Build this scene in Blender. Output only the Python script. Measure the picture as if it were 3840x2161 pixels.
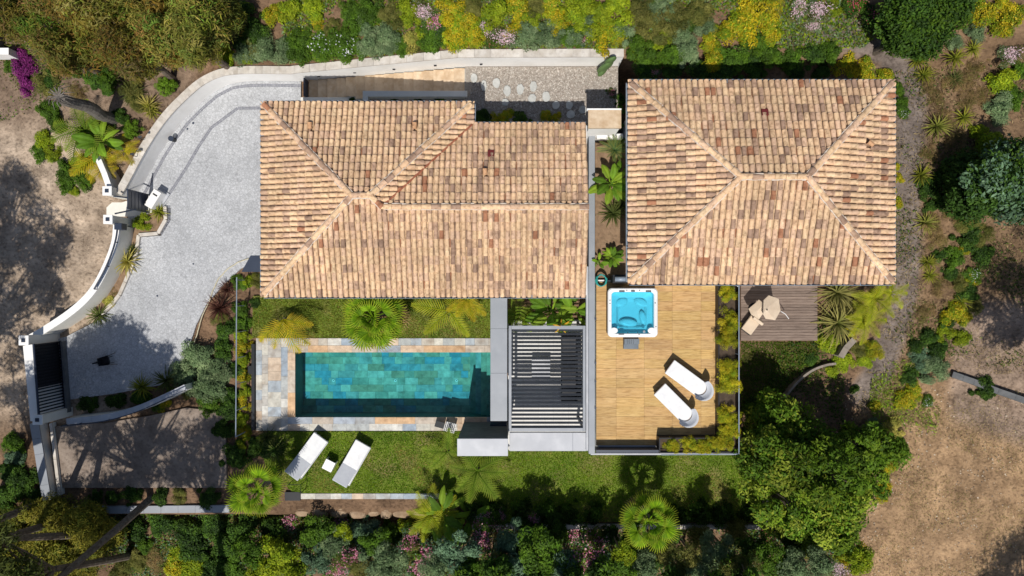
import bpy, bmesh, math, random
import numpy as np
from mathutils import Vector, Matrix, Euler
R = math.radians
random.seed(7); rng = np.random.default_rng(11)
for o in list(bpy.data.objects): bpy.data.objects.remove(o)
SC = bpy.context.scene
COL = SC.collection
# ------------------------------------------------------------------ camera, sky, sun, exposure
H = 28.0                      # drone height over the drive, metres
cam = bpy.data.cameras.new('camera'); cam.lens = 24; cam.sensor_width = 36
cam.clip_start = 0.5; cam.clip_end = 2000
camo = bpy.data.objects.new('camera', cam); COL.objects.link(camo)
camo.location = (0, 0, H); camo.rotation_euler = (0, 0, 0); SC.camera = camo
SUN_EL, SH_DIR = 61.0, (0.16, 0.987)      # shadows fall up the picture and a little right
SUN_AZ = math.atan2(-SH_DIR[0], -SH_DIR[1])  # compass angle (from +Y, clockwise) of the sun
w = bpy.data.worlds.new('World'); SC.world = w; w.use_nodes = True
nt = w.node_tree; bg = nt.nodes['Background']
sky = nt.nodes.new('ShaderNodeTexSky'); sky.sky_type = 'NISHITA'; sky.sun_disc = False
sky.sun_elevation = R(SUN_EL); sky.sun_rotation = SUN_AZ % (2*math.pi)
nt.links.new(sky.outputs[0], bg.inputs[0]); bg.inputs[1].default_value = 0.075
sl = bpy.data.lights.new('sun', 'SUN'); sl.energy = 4.2; sl.angle = R(0.53); sl.color = (1.0, 0.95, 0.87)
so = bpy.data.objects.new('sun', sl); COL.objects.link(so)
tosun = Vector((-SH_DIR[0]*math.cos(R(SUN_EL)), -SH_DIR[1]*math.cos(R(SUN_EL)), math.sin(R(SUN_EL))))
so.rotation_euler = tosun.to_track_quat('Z', 'Y').to_euler(); so.location = tosun*40
SC.view_settings.view_transform = 'Standard'; SC.view_settings.look = 'None'
SC.view_settings.exposure = 0.0; SC.view_settings.gamma = 1.0; SC.view_settings.use_curve_mapping = False
SC.render.engine = 'CYCLES'
SC.cycles.transparent_max_bounces = 16; SC.cycles.max_bounces = 6
# ------------------------------------------------------------------ helpers
SS = 1.5/3840
def P(px, py, z=0.0): return Vector(((px-1920)*SS*(H-z), (1080.5-py)*SS*(H-z), z))
def X(px, z=0.0): return (px-1920)*SS*(H-z)
def Y(py, z=0.0): return (1080.5-py)*SS*(H-z)
D = 3840/2576.0
def mesh_np(name, v, f4=None, f3=None, tint=None, mats=()):
    v = np.asarray(v, np.float32).reshape(-1, 3); me = bpy.data.meshes.new(name)
    loops, starts, tot = [], [], []; s = 0
    for f, k in ((f4, 4), (f3, 3)):
        if f is None or len(f) == 0: continue
        f = np.asarray(f, np.int32).reshape(-1, k); n = len(f)
        loops.append(f.ravel()); starts.append(s+np.arange(n)*k); s += n*k
    loops = np.concatenate(loops); starts = np.concatenate(starts)
    me.vertices.add(len(v)); me.vertices.foreach_set('co', v.ravel())
    me.loops.add(len(loops)); me.loops.foreach_set('vertex_index', loops)
    me.polygons.add(len(starts)); me.polygons.foreach_set('loop_start', starts.astype(np.int32))
    if tint is not None:
        a = me.attributes.new('tint', 'FLOAT_COLOR', 'POINT')
        t = np.ones((len(v), 4), np.float32); t[:, :3] = tint; a.data.foreach_set('color', t.ravel())
    for m in mats: me.materials.append(m)
    me.update(calc_edges=True); me.validate(); return me
class MB:
    """collects simple shapes into one mesh"""
    def __init__(s): s.v = []; s.f = []; s.c = []; s.cur = (1, 1, 1)
    def add(s, v, f):
        o = len(s.v); s.v += [tuple(p) for p in v]; s.f += [tuple(i+o for i in q) for q in f]; s.c += [s.cur]*len(v)
    def box(s, x0, x1, y0, y1, z0, z1, m=None):
        v = [(x, y, z) for z in (z0, z1) for y in (y0, y1) for x in (x0, x1)]
        if m is not None: v = [m @ Vector(p) for p in v]
        s.add(v, [(0, 2, 3, 1), (4, 5, 7, 6), (0, 1, 5, 4), (2, 6, 7, 3), (0, 4, 6, 2), (1, 3, 7, 5)])
    def prism(s, poly, z0, z1, bottom=True):
        """poly counter-clockwise (x,y); z0/z1 numbers or lists"""
        n = len(poly); A = sum(poly[i][0]*poly[(i+1) % n][1]-poly[(i+1) % n][0]*poly[i][1] for i in range(n))
        if A < 0: poly = list(poly)[::-1]
        v = [(p[0], p[1], z0) for p in poly]+[(p[0], p[1], z1) for p in poly]
        f = [tuple(range(n, 2*n))]+[(i, (i+1) % n, n+(i+1) % n, n+i) for i in range(n)]
        if bottom: f.append(tuple(range(n-1, -1, -1)))
        s.add(v, f)
    def tube(s, pts, rad, n=8, cap=True):
        pts = [Vector(p) for p in pts]; k = len(pts)
        if not hasattr(rad, '__len__'): rad = [rad]*k
        v = []; prev = None
        for i in range(k):
            t = (pts[min(i+1, k-1)]-pts[max(i-1, 0)]).normalized()
            a = Vector((0, 0, 1)) if abs(t.z) < .9 else Vector((1, 0, 0))
            if prev is not None: a = prev
            b = t.cross(a).normalized(); a = b.cross(t).normalized(); prev = a
            for j in range(n):
                q = 2*math.pi*j/n; v.append(pts[i]+rad[i]*(math.cos(q)*a+math.sin(q)*b))
        f = [(i*n+j, i*n+(j+1) % n, (i+1)*n+(j+1) % n, (i+1)*n+j) for i in range(k-1) for j in range(n)]
        if cap: f += [tuple(range(n))[::-1], tuple(range((k-1)*n, k*n))]
        f = [q[::-1] for q in f]
        s.add(v, f)
    def disc(s, c, r, z, n=16, rx=None):
        rx = rx or r; s.add([(c[0]+rx*math.cos(2*math.pi*i/n), c[1]+r*math.sin(2*math.pi*i/n), z) for i in range(n)], [tuple(range(n))])
    def mesh(s, name, mat, tint=False, smooth=False):
        me = bpy.data.meshes.new(name); me.from_pydata(s.v, [], s.f)
        if tint:
            a = me.attributes.new('tint', 'FLOAT_COLOR', 'POINT')
            a.data.foreach_set('color', np.array([list(c)+[1] for c in s.c], np.float32).ravel())
        if mat: me.materials.append(mat)
        if smooth: me.polygons.foreach_set('use_smooth', [True]*len(me.polygons))
        me.update(); return me
    def build(s, name, mat, parent=None, local=False, bevel=0, tint=False, smooth=False, seg=2):
        o = link(bpy.data.objects.new(name, s.mesh(name, mat, tint, smooth)), parent, local)
        if bevel:
            b = o.modifiers.new('bevel', 'BEVEL'); b.width = bevel; b.segments = seg; b.limit_method = 'ANGLE'; b.angle_limit = R(40)
        return o
def link(o, parent=None, local=False):
    COL.objects.link(o)
    if parent is not None:
        o.parent = parent
        if not local:
            o.matrix_parent_inverse = Matrix.Translation(-parent.location)
    return o
def sub(o, parent):                      # sub-part under a part whose own matrix is identity in world
    COL.objects.link(o); o.parent = parent; return o
def inst(name, me, parent, loc, rot=(0, 0, 0), scale=(1, 1, 1), local=False, color=None):
    o = bpy.data.objects.new(name, me); link(o, parent, local)
    o.location = loc; o.rotation_euler = rot; o.scale = scale
    if color is not None: o.color = (color[0], color[1], color[2], 1)
    return o
def thing(name, label, cat, loc=(0, 0, 0), rz=0, group=None):
    o = bpy.data.objects.new(name, None); o.empty_display_size = .2; COL.objects.link(o)
    o.location = loc; o.rotation_euler = (0, 0, rz); o['label'] = label; o['category'] = cat
    if group: o['group'] = group
    return o
def tag(o, label=None, cat=None, group=None, kind=None):
    if label: o['label'] = label
    if cat: o['category'] = cat
    if group: o['group'] = group
    if kind: o['kind'] = kind
    return o
def box(name, x0, x1, y0, y1, z0, z1, mat, parent=None, local=False, bevel=0):
    b = MB(); b.box(min(x0, x1), max(x0, x1), min(y0, y1), max(y0, y1), z0, z1); return b.build(name, mat, parent, local, bevel)
# ------------------------------------------------------------------ materials
def srgb(r, g, b):
    f = lambda c: ((c/255+.055)/1.055)**2.4 if c > 10 else c/255/12.92
    return (f(r), f(g), f(b))
def M(name, c1, c2=None, scale=3.0, detail=6, rough=.8, bump=0, bscale=None, src=None, vary=.0, metal=0, trans=0, c3=None, s3=None, a3=.5, spec=.3, stretch=None, coat=0, lo=.35, hi=.65, bdist=.02, cells=0, cellc=.6, cellw=.06, big=0):
    """noise-mixed two/three colour surface; src: None | 'object' (object colour) | 'tint' (attribute) multiplies it"""
    m = bpy.data.materials.new(name); m.use_nodes = True; N = m.node_tree.nodes; L = m.node_tree.links
    b = N['Principled BSDF']; b.inputs['Roughness'].default_value = rough; b.inputs['Metallic'].default_value = metal
    b.inputs['Specular IOR Level'].default_value = spec
    if coat: b.inputs['Coat Weight'].default_value = coat
    tc = N.new('ShaderNodeNewGeometry') if src != 'localobj' else N.new('ShaderNodeTexCoord')
    vec = tc.outputs['Position'] if src != 'localobj' else tc.outputs['Object']
    oi = N.new('ShaderNodeObjectInfo')
    if stretch:
        mp = N.new('ShaderNodeMapping'); mp.inputs['Scale'].default_value = stretch; L.new(vec, mp.inputs['Vector']); vec = mp.outputs[0]
    n = N.new('ShaderNodeTexNoise'); n.noise_dimensions = '4D'; n.inputs['Scale'].default_value = scale; n.inputs['Detail'].default_value = detail
    n.inputs['Roughness'].default_value = .62; L.new(vec, n.inputs['Vector'])
    mw = N.new('ShaderNodeMath'); mw.operation = 'MULTIPLY'; mw.inputs[1].default_value = 37.0; L.new(oi.outputs['Random'], mw.inputs[0]); L.new(mw.outputs[0], n.inputs['W'])
    r = N.new('ShaderNodeValToRGB'); r.color_ramp.elements[0].position = lo; r.color_ramp.elements[1].position = hi
    r.color_ramp.elements[0].color = (*c1, 1); r.color_ramp.elements[1].color = (*(c2 or c1), 1); L.new(n.outputs['Fac'], r.inputs[0])
    out = r.outputs[0]
    if c3 is not None:
        n3 = N.new('ShaderNodeTexNoise'); n3.inputs['Scale'].default_value = s3 or scale*6; n3.inputs['Detail'].default_value = 3; L.new(vec, n3.inputs['Vector'])
        r3 = N.new('ShaderNodeValToRGB'); r3.color_ramp.elements[0].position = .5; r3.color_ramp.elements[1].position = .68
        r3.color_ramp.elements[0].color = (0, 0, 0, 1); r3.color_ramp.elements[1].color = (a3, a3, a3, 1); L.new(n3.outputs['Fac'], r3.inputs[0])
        mx = N.new('ShaderNodeMixRGB'); L.new(r3.outputs[0], mx.inputs[0]); L.new(out, mx.inputs[1]); mx.inputs[2].default_value = (*c3, 1); out = mx.outputs[0]
    if cells:
        vo = N.new('ShaderNodeTexVoronoi'); vo.feature = 'DISTANCE_TO_EDGE'; vo.inputs['Scale'].default_value = cells; L.new(vec, vo.inputs['Vector'])
        rv = N.new('ShaderNodeValToRGB'); rv.color_ramp.elements[0].color = (cellc, cellc, cellc, 1); rv.color_ramp.elements[1].position = cellw; L.new(vo.outputs['Distance'], rv.inputs[0])
        v2 = N.new('ShaderNodeTexVoronoi'); v2.inputs['Scale'].default_value = cells; L.new(vec, v2.inputs['Vector']); bw = N.new('ShaderNodeRGBToBW'); L.new(v2.outputs['Color'], bw.inputs[0])
        mr2 = N.new('ShaderNodeMapRange'); mr2.inputs['To Min'].default_value = .86; mr2.inputs['To Max'].default_value = 1.12; L.new(bw.outputs[0], mr2.inputs['Value'])
        mq = N.new('ShaderNodeMixRGB'); mq.blend_type = 'MULTIPLY'; mq.inputs[0].default_value = 1; L.new(rv.outputs[0], mq.inputs[1]); L.new(mr2.outputs[0], mq.inputs[2])
        mx = N.new('ShaderNodeMixRGB'); mx.blend_type = 'MULTIPLY'; mx.inputs[0].default_value = 1; L.new(out, mx.inputs[1]); L.new(mq.outputs[0], mx.inputs[2]); out = mx.outputs[0]
    if big:
        nb2 = N.new('ShaderNodeTexNoise'); nb2.inputs['Scale'].default_value = .55; nb2.inputs['Detail'].default_value = 7; nb2.inputs['Roughness'].default_value = .7; L.new(tc.outputs['Position'] if src != 'localobj' else vec, nb2.inputs['Vector'])
        mr3 = N.new('ShaderNodeMapRange'); mr3.inputs['From Min'].default_value = .3; mr3.inputs['From Max'].default_value = .7; mr3.inputs['To Min'].default_value = 1-big; mr3.inputs['To Max'].default_value = 1+big*.6; L.new(nb2.outputs['Fac'], mr3.inputs['Value'])
        mx = N.new('ShaderNodeMixRGB'); mx.blend_type = 'MULTIPLY'; mx.inputs[0].default_value = 1; L.new(out, mx.inputs[1]); L.new(mr3.outputs[0], mx.inputs[2]); out = mx.outputs[0]
    if src in ('object', 'tint'):
        mx = N.new('ShaderNodeMixRGB'); mx.blend_type = 'MULTIPLY'; mx.inputs[0].default_value = 1; L.new(out, mx.inputs[1])
        if src == 'object': L.new(oi.outputs['Color'], mx.inputs[2])
        else:
            at = N.new('ShaderNodeAttribute'); at.attribute_name = 'tint'; L.new(at.outputs['Color'], mx.inputs[2])
        out = mx.outputs[0]
    if vary:
        hs = N.new('ShaderNodeHueSaturation'); mr = N.new('ShaderNodeMapRange'); mr.inputs['To Min'].default_value = 1-vary; mr.inputs['To Max'].default_value = 1+vary
        L.new(oi.outputs['Random'], mr.inputs['Value']); L.new(mr.outputs[0], hs.inputs['Value']); L.new(out, hs.inputs['Color']); out = hs.outputs[0]
    L.new(out, b.inputs['Base Color'])
    if bump:
        nb = N.new('ShaderNodeTexNoise'); nb.inputs['Scale'].default_value = bscale or scale*8; nb.inputs['Detail'].default_value = 5; L.new(vec, nb.inputs['Vector'])
        bp = N.new('ShaderNodeBump'); bp.inputs['Strength'].default_value = bump; bp.inputs['Distance'].default_value = bdist; L.new(nb.outputs['Fac'], bp.inputs['Height']); L.new(bp.outputs[0], b.inputs['Normal'])
    if trans:
        tr = N.new('ShaderNodeBsdfTranslucent'); L.new(out, tr.inputs['Color']); ms = N.new('ShaderNodeMixShader'); ms.inputs[0].default_value = trans
        L.new(b.outputs[0], ms.inputs[1]); L.new(tr.outputs[0], ms.inputs[2]); L.new(ms.outputs[0], N['Material Output'].inputs['Surface'])
    return m
LEAF = M('leaf', (1.05, 1.05, .9), (1.6, 1.58, 1.3), 2.5, rough=.6, src='tint', vary=.2, trans=.3, spec=.15)
LEAFO = M('leaf_single', (.85, .85, .8), (1.1, 1.1, 1.1), 6, rough=.45, src='object', trans=.25, spec=.4)
PETAL = M('petal', (.9, .9, .9), (1.1, 1.1, 1.1), 8, rough=.6, src='tint', trans=.2)
BARK = M('bark', (.10, .075, .055), (.2, .165, .13), 9, rough=.95, bump=.8, bscale=30)
PALMBARK = M('palm_bark', (.09, .08, .07), (.24, .215, .19), 6, rough=.95, bump=1, bscale=16, stretch=(1, 1, 4))
TILE = M('tile_object', (.82, .80, .78), (1.12, 1.12, 1.1), 7, rough=.85, bump=.35, bscale=60, src='object', c3=(.24, .185, .14), s3=8, a3=.5, big=.28)
TILEA = M('tile_attribute', (.82, .80, .78), (1.12, 1.12, 1.1), 7, rough=.85, bump=.35, bscale=60, src='tint', c3=(.24, .185, .14), s3=8, a3=.5, big=.28)
MORTAR = M('mortar', (.55, .46, .38), (.68, .6, .52), 9, rough=.9, bump=.5, bscale=40)
ROOFBASE = M('roof_underlay', (.16, .10, .065), (.24, .15, .10), 6, rough=.9)
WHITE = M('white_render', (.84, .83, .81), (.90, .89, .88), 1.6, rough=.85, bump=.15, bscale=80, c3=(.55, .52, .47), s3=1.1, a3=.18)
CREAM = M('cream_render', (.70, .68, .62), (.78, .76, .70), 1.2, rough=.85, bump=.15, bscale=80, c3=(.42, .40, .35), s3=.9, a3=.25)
COPING = M('coping_stone', (.50, .45, .39), (.66, .62, .57), 3, rough=.7, vary=.1, bump=.2, c3=(.36, .32, .29), s3=6, a3=.4)
GREY = M('grey_metal', (.245, .265, .295), (.285, .305, .335), .9, rough=.42, spec=.5, c3=(.33, .35, .38), s3=1.7, a3=.5)
GREYL = M('pale_grey_metal', (.36, .375, .41), (.44, .455, .49), .9, rough=.38, spec=.5, c3=(.52, .53, .56), s3=1.8, a3=.6)
DARK = M('anthracite_metal', (.012, .014, .018), (.02, .022, .028), 2, rough=.5, spec=.25)
NAVY = M('navy_metal', (.02, .03, .055), (.03, .042, .07), 2, rough=.4, spec=.5)
GUTTER = M('gutter_metal', (.20, .25, .31), (.28, .33, .4), 3, rough=.4, spec=.5)
LOUVRE = M('louvre_metal', (.045, .05, .06), (.06, .066, .078), 2, rough=.45, spec=.4)
DULL = M('dull_stone', (.20, .17, .145), (.30, .26, .22), 3, rough=.9, bump=.3)
GLASS = M('window_glass', (.02, .03, .04), (.03, .04, .05), 1, rough=.06, spec=.8)
WHITEP = M('white_plastic', (.80, .80, .80), (.84, .84, .84), 2, rough=.35, spec=.5)
FABRIC = M('white_fabric', (.74, .74, .74), (.80, .80, .80), 4, rough=.9, bump=.3, bscale=60, c3=(.62, .63, .66), s3=5, a3=.4)
FABRICG = M('grey_fabric', (.50, .52, .56), (.56, .58, .62), 4, rough=.9, bump=.2, bscale=60)
BEIGE = M('beige_canvas', (.60, .48, .36), (.68, .56, .43), 3, rough=.9, bump=.3, bscale=40)
RATTAN = M('brown_rattan', (.045, .03, .022), (.09, .062, .045), 30, rough=.6, bump=.6, bscale=90)
# ================================================================== TERRAIN
G_UP, DECK_Z, EAVE1, EAVE2 = 1.6, 2.6, 4.2, 5.2
def sm(a, b, x): t = np.clip((x-a)/(b-a), 0, 1); return t*t*(3-2*t)
def wall_top(x): return 1.05+1.65*np.clip((x+8.6)/6.6, 0, 1)
WALLIN = [P(*p) for p in [(1128, 305), (1000, 303), (920, 305), (862, 314), (800, 345), (745, 393), (690, 448), (640, 512), (598, 578), (560, 648), (530, 705), (508, 745)]]
def seg_dist(x, y, pts):
    d = np.full(np.shape(x), 1e9)
    for a, b in zip(pts[:-1], pts[1:]):
        ex, ey = b[0]-a[0], b[1]-a[1]; l = ex*ex+ey*ey+1e-9
        t = np.clip(((x-a[0])*ex+(y-a[1])*ey)/l, 0, 1)
        d = np.minimum(d, np.hypot(x-a[0]-t*ex, y-a[1]-t*ey))
    return d
def in_poly(x, y, pts):
    c = np.zeros(np.shape(x), bool); n = len(pts); j = n-1
    for i in range(n):
        xi, yi, xj, yj = pts[i][0], pts[i][1], pts[j][0], pts[j][1]
        k = ((yi > y) != (yj > y)) & (x < (xj-xi)*(y-yi)/((yj-yi) if yj != yi else 1e-9)+xi); c ^= k; j = i
    return c
COMP = [(p.x, p.y) for p in WALLIN]+[(-16.6, 3.4), (-16.8, 1.9), (-18.5, -1), (-19.8, -2.2), (-19.3, -5.2), (-12, -9.2), (-8, -9.2), (12, -9.6), (12, 8.55), (-8.66, 8.55)]
def terr(x, y):
    x = np.asarray(x, float); y = np.asarray(y, float)
    z = np.full(np.broadcast(x, y).shape, -0.12)+0*x
    inside = in_poly(x, y, COMP); dw = seg_dist(x, y, [(p.x, p.y) for p in WALLIN]+[(4.3, 8.6), (14, 8.6)])
    # planted bank behind the retaining wall, rising north
    n_out = (y > 8.7) & (x > -11.2)
    bank = wall_top(x)-.14+.22*np.clip(y-8.8, 0, 30)
    z = np.where(n_out, bank, z)
    # bed outside the curved drive wall
    nw = (~inside) & (x <= -11.2) & (y > 2.8)
    fall = sm(3.0, 6.5, y)*sm(-21.5, -16.0, x)*sm(.2, .5, dw)-.15*sm(.5, .2, dw)
    bankw = .06+fall*.78+.22*np.clip(y-8.8, 0, 30)*sm(-24, -12, x)+.10*np.clip(y-8.8, 0, 30)
    z = np.where(nw, bankw, z)
    # east garden, climbing from lawn height to the upper house
    e = sm(8.7, 9.1, x)*np.where(y < -6.1, sm(10.6, 11.6, x), 1); ze = .15+2.1*sm(-4.5, 6.5, y)+.0*x
    z = np.where((x > 8.6) & (y <= 8.7), z*(1-e)+e*(ze-.1*sm(13, 22, x)), z)
    z = np.where((x > 8.6) & (y > 8.7), np.maximum(bank-.25*sm(9, 16, x)*0, 2.2), z)
    # south slope below the lawn
    edge = np.where(x < -2.2, -9.3, -9.78); sdrop = sm(0, .3, edge-y)*sm(13.5, 11.2, x)*sm(-24, -20, x)
    z = z-sdrop*(.95+.10*np.clip(edge-y, 0, 20))
    z = z-.6*sm(-6, -14, y)*sm(11, 15, x)
    # basin pit
    z = np.where((x > -9.2) & (x < -.4) & (y > -5.6) & (y < -2.3), -2.2, z)
    # bed between the houses sits on the upper floor level
    return z
PATH_E = [(p.x, p.y) for p in (P(2900, 110, 2.4), P(3150, 140, 2.4), P(3330, 190, 2.3), P(3420, 330, 2.2), P(3400, 560, 2), P(3385, 760, 1.6), P(3400, 980, 1.2), P(3390, 1190, .9), P(3330, 1380, .6), P(3250, 1480, .4))]
def build_ground():
    xs = np.concatenate([[-400, -120, -60, -36], np.arange(-27, 27.01, .2), [36, 60, 120, 400]])
    ys = np.concatenate([[-400, -120, -60, -30], np.arange(-17, 17.01, .2), [30, 60, 120, 400]])
    XX, YY = np.meshgrid(xs, ys); cx, cy = np.clip(XX, -27, 27), np.clip(YY, -17, 17); ZZ = terr(cx, cy)
    ZZ = ZZ+.04*np.sin(XX*1.7+np.sin(YY*2.1))*np.cos(YY*1.3)*(~in_poly(XX, YY, COMP))
    nx, ny = len(xs), len(ys); v = np.stack([XX, YY, ZZ], -1).reshape(-1, 3)
    i = (np.arange(ny-1)[:, None]*nx+np.arange(nx-1)[None, :]).ravel()
    f = np.stack([i, i+1, i+nx+1, i+nx], 1)
    tan = np.array([.35, .228, .128]); brown = np.array([.20, .125, .075]); grey = np.array([.19, .155, .135]); sand = np.array([.44, .345, .26])
    x, y = v[:, 0], v[:, 1]
    c = np.tile(brown, (len(v), 1))
    def mixc(c, col, k): k = k[:, None]; return c*(1-k)+col*k
    c = mixc(c, np.array([.24, .17, .12]), sm(-12, -13, x)*sm(5.5, 7.5, y))
    c = mixc(c, sand, sm(-15.0, -16.6, x)*sm(7.6, 5.8, y)*sm(-6.5, -4.5, y))
    c = mixc(c, tan, sm(13.6, 15.2, x)*sm(-2.5, -4.5, y))
    c = mixc(c, tan*np.array([.58, .57, .58]), sm(13.5, 15, x)*sm(-4, -2, y))
    c = mixc(c, tan*.85, sm(10, 12, y)*.6*sm(-6, 6, x))
    c = mixc(c, grey, sm(.75, .4, seg_dist(x, y, PATH_E)))
    c = mixc(c, np.array([.30, .22, .165]), sm(17.5, 18.3, x)*sm(-.2, -.8, y)*sm(-5.8, -5.0, y+.35*(x-18)))
    me = mesh_np('ground', v, f4=f, tint=c, mats=[GROUND]); me.polygons.foreach_set('use_smooth', [True]*len(me.polygons))
    tag(link(bpy.data.objects.new('ground', me)), kind='structure')
GROUND = M('ground_soil', (.62, .60, .58), (1.3, 1.3, 1.3), 1.7, detail=10, rough=.95, bump=.9, bscale=9, src='tint', c3=(.10, .075, .05), s3=7.5, a3=.45, bdist=.08, big=.32)
build_ground()
# ================================================================== DRIVE
DRIVEM = M('imprinted_concrete', (.43, .44, .46), (.53, .54, .56), .55, detail=9, rough=.85, bump=.8, bscale=11, c3=(.34, .35, .37), s3=14, a3=.5, bdist=.03, cells=9, cellc=.72, cellw=.1, big=.07)
SETT = M('dark_sett', (.16, .165, .19), (.26, .265, .3), 8, rough=.85, vary=.2)
DR = [(1128, 306), (1000, 304), (920, 306), (862, 315), (800, 346), (745, 394), (690, 449), (640, 513), (598, 579), (560, 649), (530, 706), (505, 748),
      (480, 760), (480, 840), (520, 850), (520, 800), (620, 785), (640, 780), (640, 826), (605, 884), (528, 890), (522, 950), (500, 1012), (458, 1108), (428, 1148), (380, 1195), (250, 1262), (215, 1272), (243, 1552), (250, 1500), (420, 1478), (600, 1445), (650, 1400),
      (690, 1345), (712, 1290), (735, 1220), (775, 1140), (835, 1070), (900, 1010), (960, 975), (1010, 965), (1010, 380), (1128, 375)]
b = MB(); b.prism([P(*p).xy for p in DR], -.2, 0); drive = tag(b.build('driveway', DRIVEM), kind='structure')
def band(name, pts, wd, z, mat, parent, step=.13, gap=.015):
    """row of small setts along a line, one joined strip of real blocks"""
    b = MB(); pts = [P(*p) for p in pts]
    for a, c in zip(pts[:-1], pts[1:]):
        d = c-a; L = d.length; n = max(1, int(L/step)); d.normalize(); s = L/n
        for i in range(n):
            for row in (-1, 1):
                m = Matrix.Translation(a+d*(i+.5)*s+Vector((-d.y, d.x, 0))*row*wd*.25) @ Matrix.Rotation(math.atan2(d.y, d.x)+random.uniform(-.04, .04), 4, 'Z')
                b.box(-s/2+gap/2, s/2-gap/2, -wd/4+gap/2, wd/4-gap/2, z-.05, z+random.uniform(.004, .012), m)
    o = b.build(name, mat, None, local=True); o.parent = parent; o['kind'] = 'stuff'; return o
band('sett_band', [(1128, 322), (1000, 320), (925, 322), (870, 331), (815, 360), (760, 407), (705, 462), (657, 525), (615, 590), (578, 658), (548, 715), (528, 745)], .13, .004, SETT, drive)
band('sett_band', [(985, 406), (892, 406), (792, 480), (745, 550), (700, 628), (650, 705), (618, 752)], .13, .004, SETT, drive)
band('sett_band', [(634, 770), (636, 822), (602, 880)], .10, .004, SETT, drive)
# three thin dark joints/inspection marks on the drive
for (px, py, r) in [(725, 400, .05), (1460/2.014, 930/2.014, .05), (725, 990, .035), (590, 1110, .04), (703, 484, .04)]:
    bb = MB(); bb.disc(P(px, py).xy, r, .006, 10); o = bb.build('drain_cover', NAVY); o.parent = drive
# drive kerb beside the planting bed
KERB = [(622, 775), (625, 824), (596, 876), (524, 882), (516, 945), (494, 1010), (452, 1106), (424, 1140), (384, 1178)]
kb = thing('bed_kerb', 'pale stone kerb bordering the narrow planting bed on the drive', 'kerb', P(*KERB[0]))
for a, c in zip(KERB[:-1], KERB[1:]):
    A, B = P(*a), P(*c); d = B-A; n = max(1, round(d.length/.55))
    for i in range(n):
        p = A+d*(i+.5)/n; m = Matrix.Translation(p) @ Matrix.Rotation(math.atan2(d.y, d.x), 4, 'Z'); h = d.length/n/2-.004
        bb = MB(); bb.box(-h, h, -.07, .07, -.02, .11, m); bb.build('kerb_stone', COPING, kb, bevel=.01)
# ================================================================== RETAINING WALL (north + curved drive side)
def offset(pts, d):
    out = []
    for i, p in enumerate(pts):
        a = pts[max(i-1, 0)]; c = pts[min(i+1, len(pts)-1)]; t = (c-a).xy.normalized(); out.append(Vector((p.x-t.y*d, p.y+t.x*d)))
    return out
def resample(pts, step):
    pts = [Vector((p[0], p[1])) for p in pts]; out = [pts[0]]; 
    for a, c in zip(pts[:-1], pts[1:]):
        n = max(1, round((c-a).length/step)); out += [a.lerp(c, (i+1)/n) for i in range(n)]
    return out
def smooth(pts, k=2):
    pts = [Vector((p[0], p[1])) for p in pts]
    for _ in range(k):
        q = [pts[0]]
        for a, c in zip(pts[:-1], pts[1:]): q += [a.lerp(c, .25), a.lerp(c, .75)]
        pts = q+[pts[-1]]
    return pts
def wall_run(name, label, line, thick, z0f, z1f, mat, capmat, side=1, cap_step=.65, cap_over=.03, cap_h=.06, cat='wall', cap_name='coping_stone'):
    """wall along a line; side=+1 puts the thickness to the left of travel. Coping stones are separate parts"""
    line = [Vector((p[0], p[1])) for p in line]; L3 = [Vector((p.x, p.y, 0)) for p in line]; out = offset(L3, side*thick)
    t = thing(name, label, cat, (line[0].x, line[0].y, float(z0f(*line[0]))))
    b = MB(); n = len(line)
    for i in range(n-1):
        a, c, d, e = line[i], line[i+1], out[i+1], out[i]; v = []
        for p in (a, c, d, e): v.append((p.x, p.y, z0f(p.x, p.y)))
        for p in (a, c, d, e): v.append((p.x, p.y, z1f(p.x, p.y)-cap_h))
        q = [(4, 5, 6, 7), (0, 1, 5, 4), (2, 3, 7, 6)]+([(3, 0, 4, 7)] if i == 0 else [])+([(1, 2, 6, 5)] if i == n-2 else [])
        b.add(v, q if side > 0 else [k[::-1] for k in q])
    b.build('wall_body', mat, t)
    rs = resample(line, cap_step); r3 = [Vector((p.x, p.y, 0)) for p in rs]; i0 = offset(r3, -side*cap_over); i1 = offset(r3, side*(thick+cap_over))
    for i in range(len(rs)-1):
        g = .006; a, c = i0[i].lerp(i0[i+1], g), i0[i].lerp(i0[i+1], 1-g); d, e = i1[i].lerp(i1[i+1], 1-g), i1[i].lerp(i1[i+1], g)
        v = [(p.x, p.y, z1f(p.x, p.y)-cap_h) for p in (a, c, d, e)]+[(p.x, p.y, z1f(p.x, p.y)+.004*math.sin(i*7)) for p in (a, c, d, e)]
        f = [(4, 5, 6, 7), (0, 1, 5, 4), (1, 2, 6, 5), (2, 3, 7, 6), (3, 0, 4, 7)]
        bb = MB(); bb.add(v, f if side > 0 else [k[::-1] for k in f]); o = bb.build(cap_name, capmat, t)
    return t
wl = [(4.15, 8.6), (1, 8.59), (-2.0, 8.575), (-5.3, 8.55), (-8.6, 8.51)]
wallN = smooth([(p.x, p.y) for p in WALLIN], 2)
line = [Vector(p) for p in wl]+[Vector((p.x, p.y)) for p in wallN[1:]]
wt = wall_run('retaining_wall', 'long white rendered retaining wall with stone coping, curving round the drive', line, .24, lambda x, y: -.3, lambda x, y: float(wall_top(x)), WHITE, COPING, side=-1)
for (px, py, z) in [(1195, 293, .55), (1330, 277, .95), (1477, 263, 1.35), (1632, 249, 1.8), (1804, 240, 1.95)]:
    p = P(px, py, z); yy = 8.53 if px < 1250 else 8.56
    box('wall_light', p.x-.05, p.x+.05, yy-.05, yy-.005, z-.02, z+.02, DARK, wt)
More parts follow.
